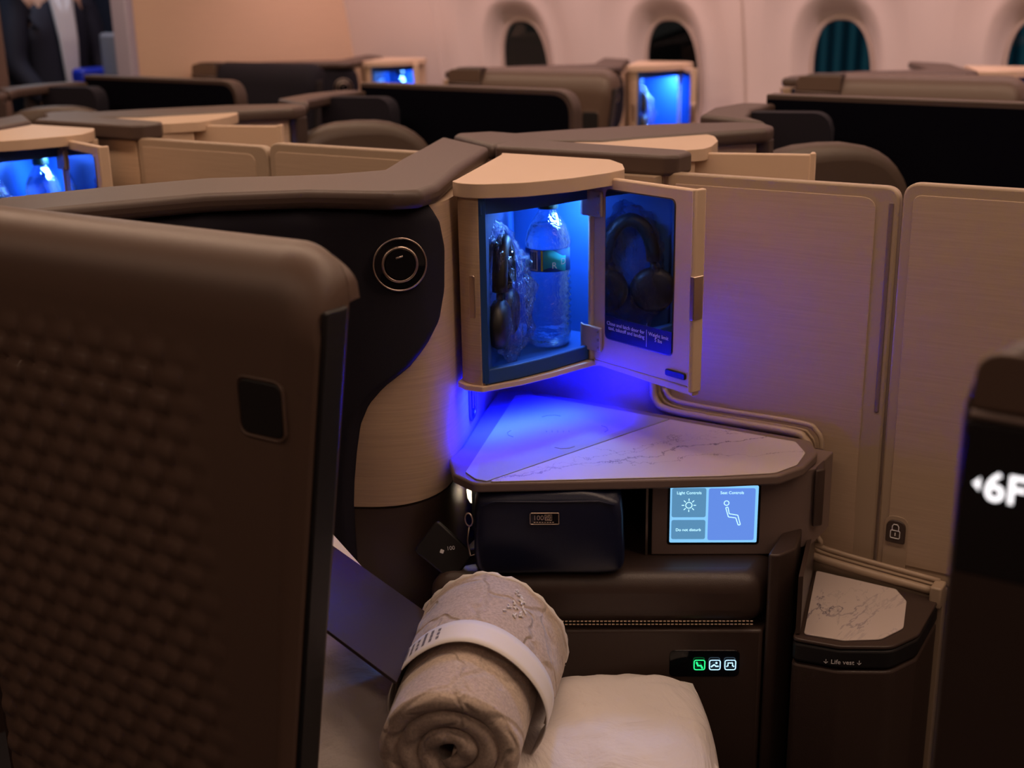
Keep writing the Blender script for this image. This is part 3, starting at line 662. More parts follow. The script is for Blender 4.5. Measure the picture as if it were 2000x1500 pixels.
# buttons on the console face
bp = mesh('button_panel', plate(rrect(.094, .040, .008, 5, .311, .5395), (*fp(0, -.0022), 0), (FD.x, FD.y, 0), (0, 0, 1), .004), GLOSSB, cs, bevel=.0015)
U4 = (FD.x, FD.y, 0); nF = (FN.x, FN.y, 0)
def fxy(x, z, o=.0006): return (*fp(x, o-.002+.001), z)
GRN = mat('lit_green', (0, .1, .03), emit=(.02, .85, .22), estr=1.6); ICE = mat('lit_ice_blue', (.1, .1, .2), emit=(.45, .75, 1), estr=1.5); DKB = mat('dim_blue_fill', (.01, .02, .08), emit=(.02, .05, .25), estr=.8)
for k, (cx_, mm) in enumerate(((.304, GRN), (.3245, ICE), (.345, ICE))):
    cz_ = .5395
    b_ = mesh('lit_button', tube([fxy(cx_+a, cz_+b, .0022) for a, b in rrect(.0142, .0142, .0030, 4)], .0007, 6, True, up=nF), mm, bp)
    if k == 0: g = tube([fxy(cx_-.004, cz_+.004, .0022), fxy(cx_-.002, cz_-.001, .0022), fxy(cx_+.002, cz_-.001, .0022), fxy(cx_+.004, cz_-.005, .0022)], .0012, 6, up=nF)
    elif k == 1: g = join(tube([fxy(cx_-.005, cz_-.003, .0022), fxy(cx_-.001, cz_+.0005, .0022), fxy(cx_+.0015, cz_-.002, .0022), fxy(cx_+.005, cz_-.002, .0022)], .0011, 6, up=nF), lathe_on([(.0001, 0), (.0015, 0), (.0015, .0004), (.0001, .0004)], fxy(cx_+.002, cz_+.003, .002), nF, 12))
    else: g = tube([fxy(cx_-.005, cz_-.0025, .0022), fxy(cx_-.003, cz_-.001, .0022), fxy(cx_-.003, cz_+.003, .0022), fxy(cx_+.003, cz_+.003, .0022), fxy(cx_+.003, cz_-.001, .0022), fxy(cx_+.005, cz_-.0025, .0022)], .0009, 6, up=nF)
    mesh('button_icon', g, mm, b_)
# pillar and shelf on its far end
mesh('end_pillar', prism(round_poly([fp(.388, 0), fp(.404, 0), (-.508, 1.46), (-.546, 1.612), (-.556, 1.612)], [.008, .012, .02, 0, 0], 5), 0, .700), LEATH, cs, bevel=.008, seg=4)
mesh('side_shroud', prism([(-.512, 1.532), (-.503, 1.545), (-.530, 1.618), (-.551, 1.618)], .70, .784), LEATH, cs, bevel=.003)
sh = thing('stowage_unit', 'low brown life vest unit with a small marble shelf beside the divider', 'stowage unit', (-.44, 1.55, 0))
SF = [(-.490, 1.412), (-.430, 1.422), (-.373, 1.455), (-.353, 1.505), (-.357, 1.618), (-.534, 1.618)]
mesh('unit_body', prism(round_poly(SF, [.01, .03, .03, .02, .0, 0], 5), 0, .560), LEATH, sh, bevel=.004)
mesh('label_band', prism(round_poly(SF, [.01, .03, .03, .02, .0, 0], 5), .563, .590), BLACK, sh, bevel=.004)
mesh('shelf_tray', prism(round_poly([(a*1.0, b) for a, b in SF], [.01, .03, .03, .02, .0, 0], 5), .5905, .596), DARKB, sh, bevel=.002)
mesh('marble_shelf', prism(round_poly([(-.480, 1.4265), (-.430, 1.436), (-.390, 1.464), (-.374, 1.508), (-.392, 1.585), (-.415, 1.614), (-.530, 1.614)], [.006, .02, .02, .02, .01, .006, .004], 5), .5962, .5982), MARB, sh, bevel=.0006)
mesh('shroud', prism([(-.489, 1.420), (-.484, 1.424), (-.535, 1.615), (-.541, 1.615)], .5985, .68), LEATH, sh)
tu = (Vector((-.385, 1.497, 0))-Vector((-.455, 1.459, 0))).normalized()
text('\u2193 Life vest \u2193', .0088, (-.447, 1.4095, .5725), (.90, .43, 0), (0, 0, 1), WHITE, sh, 'printed_text', .0001)
# dark lower wall beside the unit
mesh('footwell_wall', boxg(-.350, -.05, 1.640, 1.70, 0, .598), DARKB, base=(-.2, 1.65, 0), bevel=.003, label='dark brown footwell wall under the divider rail by the number pillar', cat='partition')

# outlet on the wall below the cabinet
def tw(s, z, off): return wpt(s, z, off)
oc = (.75, .845)
ou = thing('power_outlet', 'slim oval power outlet on the blue lit wall under the cabinet', 'power outlet', tw(.75, .845, 0))
mesh('outlet_rim', tube([tw(.757+a, .845+b, .002) for a, b in rrect(.036, .066, .014, 5)], .0022, 8, True, up=(1, 0, 0)), METALD, ou, smooth=True)
mesh('outlet_plate', join(*[(lambda pts: ([tw(.757+a, .845+b, .0012) for a, b in pts]+[tw(.757+a, .845+b, .0002) for a, b in pts], [list(range(len(pts))), list(range(len(pts), 2*len(pts)))[::-1]]))(rrect(.034, .064, .014, 5))]), BLACK, ou)
mesh('outlet_socket', join(tube([tw(.750, .83, .003), tw(.750, .862, .003)], .003), tube([tw(.765, .83, .003), tw(.765, .862, .003)], .003)), METALD, ou)

# blue under-cabinet light (the real LED glow of the suite)
area('under_cabinet_light', (-.925, 1.46, .883), (0, 0, R(-25)), .05, .20, 14, (.001, .0035, 1), 98)
area('under_cabinet_light', (-.935, 1.40, .883), (R(0), R(25), 0), .03, .12, 2.2, (.001, .0035, 1), 110)

# ------------------------------------------------------------------ things in the cabinet
def label_mat(name, c):
    mt = bpy.data.materials.new(name); mt.use_nodes = True; nt = mt.node_tree; nt.nodes.remove(nt.nodes['Principled BSDF'])
    a = N(mt, 'ShaderNodeBsdfDiffuse'); b = N(mt, 'ShaderNodeBsdfTranslucent'); mx = N(mt, 'ShaderNodeMixShader'); mx.inputs[0].default_value = .6
    for q in (a, b): q.inputs[0].default_value = (*c, 1)
    L(mt, a.outputs[0], mx.inputs[1]); L(mt, b.outputs[0], mx.inputs[2]); L(mt, mx.outputs[0], nt.nodes['Material Output'].inputs[0]); return mt
def bottle(pl, label, base, s=1.0, group='clear water bottles in the cabinets', detail=True):
    x, y, z = base
    t = thing('water_bottle', label, 'bottle', base, pl, group)
    prof = [(.0001, .004), (.010, .002), (.024, .0), (.029, .003), (.0315, .010), (.0322, .020), (.0318, .028)]
    for k in range(9):
        z_ = .032+k*.0085; prof += [(.0330, z_), (.0296, z_+.0042)]
    prof += [(.0322, .110), (.0318, .112), (.0318, .146), (.0326, .148), (.0330, .152), (.0322, .156), (.030, .166), (.0255, .176), (.0195, .186), (.0145, .193), (.0125, .197), (.0125, .200), (.0001, .200)]
    prof = [(a*s, b*s) for a, b in prof]
    wat = [(a-.0006 if a > .001 else a, b) for a, b in prof if b < .176*s]+[(.0245, .177), (.0001, .177)]
    def wob(u, v):
        k = min(int(round(v*(len(wat)-1))), len(wat)-1); r_, z_ = wat[k]; a = 2*math.pi*u
        q = 1+(.05*noise.noise(Vector((math.cos(a)*3, math.sin(a)*3, z_*120)))+.03*math.cos(5*a)*max(0, 1-z_/.022)) if .005 < z_ < .172 else 1
        return (x+r_*q*math.cos(a), y+r_*q*math.sin(a), z+z_)
    mesh('water', grid(wob, 72, len(wat)-1, cu=True, cap=True), PET, t, smooth=True)
    shl = [(a+.0004 if a > .001 else a, b-.0003 if b < .001 else b) for a, b in prof]
    mesh('bottle_body', lathe(shl, base, 56), BOTP, t, smooth=True)
    mesh('cap', lathe([(.0001, .2), (.0145, .2), (.0150, .202), (.0150, .213), (.014, .2145), (.0001, .2145)], base, 30), mat('green_black_cap', (.003, .02, .012), .35), t, smooth='auto')
    if detail:
        lb_ = label_mat('bottle_label_teal', (.10, .75, .68)); lb2 = mat('bottle_label_blue', (.02, .06, .16), .35)
        def arc(a0, a1, z0, z1, r=.0332): return slab(lambda u, v: (x+r*math.cos(R(a0+(a1-a0)*u)), y+r*math.sin(R(a0+(a1-a0)*u)), z+z0+(z1-z0)*v), lambda u, v: (x+(r-.0003)*math.cos(R(a0+(a1-a0)*u)), y+(r-.0003)*math.sin(R(a0+(a1-a0)*u)), z+z0+(z1-z0)*v), 16, 1)
        # facing the aisle is about -62 degrees
        lab = mesh('label', arc(-140, 10, .1135, .1455), label_mat('bottle_label_base', (.10, .22, .45)), t, smooth=True)
        wm = label_mat('label_white', (.95, .97, .95))
        mesh('barcode_field', arc(-108, -86, .115, .144, .0335), wm, lab)
        mesh('barcode', join(*[arc(-108+k*2.6, -108+k*2.6+(1.0 if k % 3 else 1.8), .117, .142, .0337) for k in range(8)]), mat('barcode_ink', (.02, .03, .08), .6), lab)
        mesh('label_stripe', arc(-77, -72, .115, .144, .0335), label_mat('label_yellow', (.85, .85, .15)), lab)
        teal = slab(lambda u, v: (x+.0336*math.cos(R(-71+60*u)), y+.0336*math.sin(R(-71+60*u)), z+.117+.003*math.sin(5*u)+(.024+.002*math.sin(4*u+1))*v), lambda u, v: (x+.0333*math.cos(R(-71+60*u)), y+.0333*math.sin(R(-71+60*u)), z+.117+.003*math.sin(5*u)+(.024+.002*math.sin(4*u+1))*v), 20, 1)
        mesh('label_swoosh', teal, lb_, lab, smooth=True)
        text('R', .013, (x+.0342*math.cos(R(-44)), y+.0342*math.sin(R(-44)), z+.119), (math.cos(R(46)), math.sin(R(46)), 0), (0, 0, 1), wm, lab, 'label_letter', .0001, 'CENTER')
        text('D', .013, (x+.0342*math.cos(R(-20)), y+.0342*math.sin(R(-20)), z+.124), (math.cos(R(70)), math.sin(R(70)), 0), (0, 0, 1), wm, lab, 'label_letter', .0001, 'CENTER')
    return t
bottle(HERE, 'ribbed clear water bottle with dark cap and teal label in the lit cabinet', (-.921, 1.520, .9085))
bottle(N1, 'clear water bottle glowing blue in the cabinet at the picture edge', (-.921, 1.520, .9085), group='clear water bottles in the cabinets')

def crumple(c, rx, ry, rz, amp, seed=0, n=70, m_=50, tilt=0):
    def fn(u, v):
        a = 2*math.pi*u; b = math.pi*(v-.5); cb = math.cos(b); 
        p = Vector((math.cos(a)*cb, math.sin(a)*cb, math.sin(b)))
        nn = 0; fr = 2.2; am = 1
        for k in range(4):
            nn += am*abs(noise.noise(p*fr+Vector((seed, seed*2, 0)))); fr *= 2.1; am *= .55
        r = 1+amp*(nn-.5)
        q = Vector((p.x*rx*r, p.y*ry*r, p.z*rz*(1+.3*amp*(nn-.5))))
        return (c[0]+q.x+tilt*q.z, c[1]+q.y, c[2]+q.z)
    return grid(fn, n, m_, cu=True)
def headphones(pl, label_h, label_b, c):
    x, y, z = c
    FAB = BLACK
    t = thing('headphones', label_h, 'headphones', (x, y, z), pl, 'wrapped black headphones in the cabinets')
    d = Vector((-.42, 1, 0)).normalized(); sd = Vector((d.y, -d.x, 0))
    top = Vector((x, y, z+.105))
    band = [tuple(top+sd*0+d*.036*math.cos(a)+Vector((0, 0, .062*math.sin(a)+.002))) for a in [math.pi*k/16 for k in range(17)]]
    mesh('headband', tube(band, .0105, 10, up=tuple(sd)), FAB, t, smooth=True)
    for s_ in (-1, 1):
        o = Vector((x, y, z+.062))+d*.036*s_
        e = mesh('ear_cup', lathe_on([(.0001, -.011), (.026, -.011), (.033, -.006), (.035, .002), (.032, .009), (.018, .011), (.0001, .010)], tuple(o+sd*.0), tuple(sd*-1), 28), FAB, t, smooth=True)
        e.scale = (1, 1, 1)
        mesh('yoke', tube([tuple(top+d*.036*s_), tuple(o+Vector((0, 0, .022)))], .005), BLACK, t, smooth=True)
    mesh('side_mark', join(oriented((x+.004, y-.0435, z+.070), (.42, -1), -.008, .001, .009), oriented((x+.004, y-.0435, z+.055), (.42, -1), -.008, .001, .009)), WHITE, t)
    mesh('plastic_bag', crumple((x+.004, y-.004, z+.100), .024, .056, .092, .55, 3, 64, 52, -.12), FILM, base=(x, y, z), pl=pl, label=label_b, cat='plastic bag', group='clear wrappers round the headphones')
headphones(HERE, 'black folded headphones standing in the lit cabinet beside the water bottle', 'crinkled clear plastic bag round the headphones in the lit cabinet', (-.925, 1.410, .9095))
headphones(N1, 'black headphones in the cabinet at the picture edge', 'clear plastic wrapper in the cabinet at the picture edge', (-.925, 1.410, .9095))

# ------------------------------------------------------------------ amenity bag, tag, folder
bg = thing('amenity_bag', 'navy leather zipped pouch with a metal badge under the side table', 'pouch', (-.77, 1.31, .672))
BO = Vector((-.861, 1.224, .672)); BU = Vector((.857, .5145, 0)); BV = Vector((-.5145, .857, 0)); BL, BW, BH = .200, .080, .112
def sgn(x, p): return math.copysign(abs(x)**p, x)
def bagf(u, v):
    a = 2*math.pi*u; b = math.pi*(v-.5)
    X_ = sgn(math.cos(a), .20)*sgn(math.cos(b), .14); Y_ = sgn(math.sin(a), .26)*sgn(math.cos(b), .14); Z_ = sgn(math.sin(b), .22)
    h = BH*(.93+.13*(1-abs(Y_)**1.6)*(Z_ > 0)+.07*(Z_ <= 0)-.03*X_*X_*(Z_ > 0)) + .004*noise.noise(Vector((X_*2, Y_*2, 3)))
    q = BO+BU*(BL/2+X_*BL/2*(1-.04*(Z_+1)/2*1.0))+BV*(BW/2+Y_*BW/2*(1-.16*max(0, Z_)))+Vector((0, 0, h*(Z_+1)/2))
    q += BV*(.003*noise.noise(q*22)) + BU*.002*noise.noise(q*30+Vector((5, 0, 0)))
    return tuple(q)
mesh('bag_body', grid(bagf, 120, 80, cu=True), NAVYLE, bg, smooth=True)
def on_top(x, y): return tuple(BO+BU*x+BV*y+Vector((0, 0, BH*1.055)))
mesh('zip', tube([on_top(.016, .037), on_top(.05, .034), on_top(.11, .035), on_top(.172, .038)], .0016, 8), BLACK, bg, smooth=True)
def bag_f(x, z, o): return tuple(BO+BU*x-BV*o+Vector((0, 0, z)))
mesh('piping', tube([bag_f(.012, .096, -.005), bag_f(.03, .1015, -.006), bag_f(.10, .1005, -.006), bag_f(.165, .1015, -.006), bag_f(.185, .096, -.005)], .0013, 8), NAVYLE, bg, smooth=True)
bd = mesh('badge', plate(rrect(.036, .0145, .0015, 3, .0945, .0815), tuple(BO-BV*.0030), tuple(BU), (0, 0, 1), .004), mat('chrome_badge_face', (.03, .025, .03), .15, .6), bg, bevel=.0006, label='small chrome framed badge')
mesh('badge_frame', tube([bag_f(.0945+a, .0815+b, .0034) for a, b in rrect(.037, .0155, .0015, 3)], .0008, 6, True, up=tuple(BV)), METAL, bd, smooth=True)
text('100', .0095, bag_f(.0795, .0795, .0034), BU, (0, 0, 1), METAL, bd, 'badge_text', .0002)
gl = [tube([bag_f(.0995+a, .0835+b, .0036) for a, b in rrect(.0090, .0085, .0005, 1)], .0004, 5, True, up=tuple(BV))]
for k in range(3): gl.append(tube([bag_f(.0955+.0025*k, .0795, .0036), bag_f(.0965+.0028*k, .0835, .0036), bag_f(.1005+.0012*k, .0872, .0036)], .0005, 5))
for k in range(3): gl.append(tube([bag_f(.0955, .0815+.0022*k, .0036), bag_f(.1035, .0795+.0028*k, .0036)], .0004, 5))
mesh('emblem', join(*gl), METAL, bd)
mesh('badge_line', join(*[tube([bag_f(.0805+.0034*k, .0765, .0036), bag_f(.0827+.0034*k, .0765, .0036)], .0005, 5) for k in range(8)]), METAL, bd)
mesh('ring', tube([tuple(BO+BU*-.0045+BV*.012+Vector((.006*math.cos(a), 0, .074+.009*math.sin(a)))) for a in [2*math.pi*k/16 for k in range(16)]], .0012, 6, True, up=(0, 1, 0)), METAL, bg, smooth=True)
mesh('strap', tube([tuple(BO+BU*-.0045+BV*.012+Vector((.0, 0, .064))), tuple(BO+BU*-.007+BV*.010+Vector((0, 0, .045))), tuple(BO+BU*-.004+BV*.008+Vector((0, 0, .024))), tuple(BO+BU*.003+BV*.008+Vector((0, 0, .026)))], .0013, 6), METALD, bg, smooth=True)
# small card pouch leaning beside it
kp = thing('card_pouch', 'small black tilted pouch with white printed mark beside the navy bag', 'pouch', (-.90, 1.245, .67))
KU = Vector((.86, .40, -.34)).normalized(); KV = (Vector((0, .35, 1))-KU*Vector((0, .35, 1)).dot(KU)).normalized(); KV = (KV+KU*.45).normalized()
KO = Vector((-.936, 1.206, .682))
mesh('pouch_body', plate(round_poly([(-.012, .010), (.052, -.012), (.066, .034), (.004, .060)], .006, 4), tuple(KO), tuple(KU), tuple(KV-KU*KV.dot(KU)), .007), BLACK, kp, bevel=.003)
KW = KU.cross((KV-KU*KV.dot(KU)).normalized())
KVV = (KV-KU*KV.dot(KU)).normalized()
text('100', .0075, tuple(KO+KU*.030+KVV*.026+KW*.0004), KVV*.5+KU, KVV-KU*.5, WHITE, kp, 'printed_mark', .0001)
mesh('printed_mark', plate(rrect(.005, .005, 0.0005, 1, .0245, .0225), tuple(KO+KW*.0004), tuple(KU), tuple(KVV), .0003), WHITE, kp)
# nook lamp
area('nook_light', (-.945, 1.345, .752), (0, R(20), 0), .012, .02, .05, (1, .88, .6))
mesh('nook_lamp', lathe([(.0001, 0), (.004, .001), (.0075, .008), (.0085, .020), (.0001, .022)], (-.955, 1.362, .705), 20), mat('lamp_glow', (1, .9, .7), emit=(1, .85, .6), estr=2.0), base=(-.955, 1.362, .705), smooth=True, label='small glowing white lamp tucked under the table corner', cat='lamp')

# ------------------------------------------------------------------ seat, bedding
st = thing('lie_flat_seat', 'dark navy seat cushion under the white pillows and rolled blanket', 'seat', (-.8, 1.05, 0))
mesh('seat_cushion', prism([(-1.15, .85), (-.42, .85), (-.36, .92), (-.36, 1.38), (-.52, 1.405), (-.86, 1.20), (-.97, 1.13), (-1.10, 1.05)], .22, .408), PADN, st, bevel=.03, seg=5)
mesh('seat_base', prism([(-1.10, .87), (-.44, .87), (-.40, 1.36), (-.53, 1.37), (-.86, 1.17), (-1.05, 1.05)], 0, .22), DARKB, st, bevel=.005)
def pillow(name, label, c, U, L_, W_, H_, nrm=(0, 0, 1), seed=1, group='white pillows on the seat', amp=.006):
    c = Vector(c); U = Vector(U).normalized(); Nn = Vector(nrm).normalized(); U = (U-Nn*U.dot(Nn)).normalized(); V = Nn.cross(U)
    def side(s):
        def fn(u, v):
            a, b = 2*u-1, 2*v-1
            e = max(0, (1-abs(a)**2.6))**.5*max(0, (1-abs(b)**2.6))**.5
            pin = math.sqrt(1-.13*b*b)*1.0; pin2 = math.sqrt(1-.13*a*a)*1.0
            p = c+U*a*L_/2*pin+V*b*W_/2*pin2
            wr = noise.noise(Vector((a*2.5+seed, b*2.5, s)))*amp*1.5+abs(noise.noise(Vector((a*6+seed*3, b*3.2, s))))*amp*1.2*(1.2-e)+noise.noise(Vector((a*14, b*9+seed, s*2)))*amp*.25+abs(noise.noise(Vector((math.atan2(b-.2, a-.1)*5+seed, (a*a+b*b)*1.1, 4))))*amp*3.5*max(0, a*a+b*b-.45)
            return tuple(p+Nn*(s*e*H_/2+wr*(.25+e)))
        return fn
    return mesh(name, slab(side(1), side(-1), 70, 60), LINEN, base=tuple(c), smooth=True, label=label, cat='pillow', group=group)
pillow('pillow', 'large white cotton pillow under the rolled blanket against the console', (-.700, 1.120, .482), (.857, .5145, 0), .44, .31, .15, (-.06, -.18, 1), 1)
pillow('pillow', 'white pillow tucked between the quilted shell and the rolled blanket', (-.950, 1.02, .530), (.25, -.6, -.2), .34, .30, .15, (.35, -.35, 1), 5)

# rolled quilt
ql = thing('rolled_blanket', 'heathered beige quilted blanket rolled up with a white paper band', 'blanket', (-.75, 1.06, .50))
A0 = Vector((-.712, .960, .600)); A1 = Vector((-.806, 1.178, .606)); AX = (A1-A0); LEN = AX.length; AX.normalize()
SU = Vector((AX.y, -AX.x, 0)).normalized(); SV = SU.cross(AX)
if SV.z < 0: SV = -SV
TURN = 3.1; RO = .0865; pitch_ = .0240
prof_r = []
def spiral(u, v):
    th = u*TURN*2*math.pi; r = .005+(RO-.012-.005)*u**.9; a = th-TURN*2*math.pi+R(-110)
    t_ = pitch_*.5
    k = v*24; # profile of the ribbon: out to in around the near and far edges
    if k < 4: ax, rr = LEN-k/4*LEN*.0, t_
    # stadium in (axial, radial)
    ph = v*2*math.pi
    ca, sa = math.cos(ph), math.sin(ph)
    ax = LEN/2+(LEN/2-t_)*max(-1, min(1, ca*3))+t_*sgn(ca, 1.0)*(abs(ca) > .33)*abs(ca)
    rr = t_*.98*sa/max(abs(sa), .0001)*min(1, abs(sa)*1.15)**.8
    nz = noise.noise(Vector((math.cos(th)*2+th*.3, math.sin(th)*2, ax*10)))
    R_ = (r+rr)*(1+.03*nz)
    sq = 1+.04*math.cos(2*a)
    ax += .010*noise.noise(Vector((th*.8, 2, 0)))
    return tuple(A0+AX*ax+SU*R_*math.cos(a)*sq+SV*R_*math.sin(a)/sq)
mesh('quilt_roll', grid(spiral, 200, 48, cv=True, cap=False), QUILT, ql, smooth=True)
def ring_on(x, r): return [tuple(A0+AX*x+SU*r*math.cos(2*math.pi*k/60)*(1+.04*math.cos(4*math.pi*k/60))+SV*r*math.sin(2*math.pi*k/60)/(1+.04*math.cos(4*math.pi*k/60))) for k in range(60)]
# outer flap covering the far half, edged in white piping
def flap(o):
    def fn(u, v):
        a = R(-20)+R(230)*u; w = .001+.0025*math.sin(9*a)*0
        x = LEN*.50+(LEN*.53)*v; r = RO+.0015+o+.004*math.sin(min(1, v*1.1)*math.pi*.5)+.002*noise.noise(Vector((a*4, v*5, 1)))
        sq = 1+.04*math.cos(2*a)
        return tuple(A0+AX*x+SU*r*math.cos(a)*sq+SV*r*math.sin(a)/sq)
    return fn
mesh('outer_flap', slab(flap(.003), flap(0), 70, 20), QUILT, ql, smooth=True)
pp = [Vector(flap(.0015)(k/60, 1)) for k in range(61)]
mesh('white_piping', tube([tuple(p+SV*.0008*math.sin(k*1.9)) for k, p in enumerate(pp)], [.0035+.0006*math.sin(k*1.9) for k in range(61)], 8), PAPER, ql, smooth=True)
def band(o):
    def fn(u, v):
        a = R(-35)+R(250)*u; x = LEN*.36+LEN*.19*v; r = RO+.0035+.002*v+o; sq = 1+.04*math.cos(2*a)
        return tuple(A0+AX*x+SU*r*math.cos(a)*sq+SV*r*math.sin(a)/sq)
    return fn
bdn = mesh('paper_band', slab(band(.0012), band(0), 70, 4), PAPER, ql, smooth=True, label='white paper band with small grey print')
pr = []
for k in range(7):
    a = R(112+k*6)
    for q in range(3):
        x = LEN*(.42+.035*q); h = .0055+.002*((k*7+q*3) % 3)
        def bp_(da, dx): 
            r = RO+.0052+.002*((x+dx)/LEN-.36)/.19; sq = 1+.04*math.cos(2*(a+da)); return tuple(A0+AX*(x+dx)+SU*r*math.cos(a+da)*sq+SV*r*math.sin(a+da)/sq)
        pr.append(([bp_(0, 0), bp_(R(2.4), 0), bp_(R(2.4), h), bp_(0, h)], [[0, 1, 2, 3]]))
mesh('band_print', join(*pr), mat('grey_print', (.2, .18, .2), .6), bdn)
emb = []
for k in range(26):
    a = R(62+random.uniform(-6, 6)); x = LEN*(.70+random.uniform(0, .24)); f1 = flap(.0044)
    u = (a-R(-20))/R(230); v = (x-LEN*.5)/(LEN*.53); p = Vector(f1(u, v)); q = Vector(f1(u+random.uniform(-.014, .014), v+random.uniform(-.05, .05)))
    emb.append(tube([tuple(p), tuple((p+q)/2+SV*.0008), tuple(q)], .0011, 5))
mesh('embroidered_mark', join(*emb), PAPER, ql)

# dark folder and white sheet at the shell
fo = thing('menu_folder', 'flat dark violet menu folder lying against the rolled blanket', 'folder', (-.88, 1.03, .65))
fq = [(-1.125, 1.235, .658), (-.980, 1.051, .650), (-.836, 1.030, .628), (-.908, 1.184, .628)]
def quad(pts, t_):
    p = [Vector(q) for q in pts]; n = (p[1]-p[0]).cross(p[3]-p[0]).normalized()
    if n.z < 0: n = -n
    return [tuple(q) for q in p]+[tuple(q-n*t_) for q in p], [[0, 1, 2, 3], [7, 6, 5, 4]]+[[i, (i+1) % 4, 4+(i+1) % 4, 4+i] for i in range(4)]
mesh('folder_cover', quad([(-.984, 1.048, .780), (-.872, .918, .750), (-.804, .985, .652), (-.868, 1.131, .657)], .004), CARD, fo, bevel=.0006)
fp0 = Vector((-.984, 1.048, .780)); fe = Vector((.116, .083, -.123)); fo_ = Vector((-.64, .75, .17)); fn_ = Vector((.55, .15, .80))
ws = mesh('paper_sheet', quad([tuple(fp0+fe*.12+fo_*.042-fn_*.003), tuple(fp0+fe*.12-fo_*.06-fn_*.008), tuple(fp0+fe*.55-fo_*.06-fn_*.008), tuple(fp0+fe*.58-fo_*.002-fn_*.006)], .001), PAPER, base=(-.93, 1.05, .74), label='white printed sheet sticking out behind the dark menu folder', cat='paper')

# ------------------------------------------------------------------ partner suites across the divider, window suites
def make_partner(dx, words_, full=True):
    pl = Place(dx)
    # capped wall from the junction out to the far corner, and the piece running to the far aisle
    t = thing('wing_wall', words_['wing'], 'partition', (-1.0, 2.1, 0), pl, 'brown capped wing walls of the far centre suites')
    cap1 = [(-1.275, 1.80), (-1.262, 1.772), (-1.115, 1.672), (-1.108, 1.735), (-1.075, 1.76), (-.985, 1.80), (-.955, 1.86), (-.812, 2.075), (-.820, 2.125), (-.85, 2.16), (-.895, 2.175), (-1.02, 2.085), (-1.13, 1.93), (-1.18, 1.845), (-1.236, 1.852)]
    mesh('top_cap', prism(cap1, 1.146, 1.172), BROWN, t, bevel=.009, seg=4, ang=25)
    cap2 = [(-.895, 2.178), (-.85, 2.165), (-.93, 2.26), (-.975, 2.40), (-.975, 2.53), (-1.05, 2.53), (-1.06, 2.40), (-1.02, 2.25)]
    mesh('top_cap', prism(cap2, 1.148, 1.174), BROWN, t, bevel=.008, seg=4, ang=25)
    mesh('wall_panel', prism([(-1.26, 1.80), (-1.12, 1.69), (-.98, 1.83), (-.835, 2.08), (-.86, 2.14), (-.90, 2.15), (-1.15, 1.90)], 0, 1.146), TAN, t)
    mesh('edge_post', prism(round_poly([(-.845, 2.085), (-.818, 2.095), (-.822, 2.13), (-.86, 2.155)], .01, 4), .3, 1.15), DARKB, t, bevel=.003)
    def nav(u, v): return (-.995+.175*u, 2.375+.05*u, .5+.668*v-(.035-math.sqrt(max(0, .035**2-(max(0, u-.8)/.2*.035)**2)))*(v > .5))
    mesh('upholstered_pad', slab(nav, lambda u, v: (nav(u, v)[0]-.01, nav(u, v)[1]+.05, nav(u, v)[2]), 30, 20), PADN, t, bevel=.008)
    # the seat with its leather headrest
    s = thing('lie_flat_seat', words_['seat'], 'seat', (-.72, 2.2, 0), pl, 'brown leather seats of the far centre suites')
    W_ = Vector((.60, .80, 0)).normalized(); Fd = Vector((W_.y, -W_.x, 0)); C_ = Vector((-.762, 2.235, 0))
    def arch(hw, top):
        return [(-hw*1.15, .45), (hw*1.15, .45)]+[(hw*1.12*math.cos(a)**.75 if math.cos(a) > 0 else -hw*1.12*(-math.cos(a))**.75, top-.20+.20*math.sin(a)**.8 if math.sin(a) > 0 else top-.2) for a in [math.pi*k/20 for k in range(21)]]
    mesh('backrest', plate(arch(.150, 1.128), tuple(C_), tuple(W_), (0, 0, 1), -.0), LEATHS, s) if False else None
    o = arch(.172, 1.132)
    mesh('backrest', plate(o, tuple(C_+Fd*.03), tuple(W_), (0, 0, 1), .09), LEATHS, s, bevel=.028, seg=5, ang=50)
    for q in (-.085, .085):
        mesh('seam', tube([tuple(C_+Fd*.032+W_*(q*1.1)+Vector((0, 0, .6))), tuple(C_+Fd*.032+W_*q+Vector((0, 0, 1.05))), tuple(C_+Fd*.005+W_*q*.95+Vector((0, 0, 1.112))), tuple(C_-Fd*.04+W_*q*.95+Vector((0, 0, 1.108)))], .0032, 6), BLACK, s, smooth=True)
    mesh('side_wing', plate(round_poly([(-.05, .7), (.04, .7), (.045, 1.095), (-.03, 1.09)], .03, 5), tuple(C_-W_*.165+Fd*.03), tuple((W_+Fd*.6).normalized()), (0, 0, 1), .05), LEATHS, s, bevel=.015, seg=4)
    mesh('seat_cushion', prism([tuple((C_+W_*.2+Fd*.04)[:2]), tuple((C_-W_*.2+Fd*.04)[:2]), tuple((C_-W_*.2+Fd*.42)[:2]), tuple((C_+W_*.2+Fd*.42)[:2])], .05, .45), LEATHS, s, bevel=.03)
    # black inner face of the far aisle shell
    X0, X1 = -1.0, -.375
    sh_ = thing('suite_shell', words_['shell'], 'seat shell', (-.69, 2.54, 0), pl, 'black inner faces of the far aisle shells')
    mesh('shell_panel', plate(round_poly([(X0, .0), (X1, .0), (X1, 1.188), (X0, 1.192)], [0, 0, .055, .004], 8), (0, 2.535, 0), (1, 0, 0), (0, 0, 1), .04), BROWN, sh_, bevel=.007, ang=50)
    mesh('dark_screen', plate(round_poly([(X0+.003, .1), (X1-.012, .1), (X1-.012, 1.176), (X0+.003, 1.182)], [0, 0, .048, .004], 8), (0, 2.5335, 0), (1, 0, 0), (0, 0, 1), .002), mat('matte_navy_black_screen', (.002, .002, .006), .9, spec=.08), sh_, bevel=.0005)
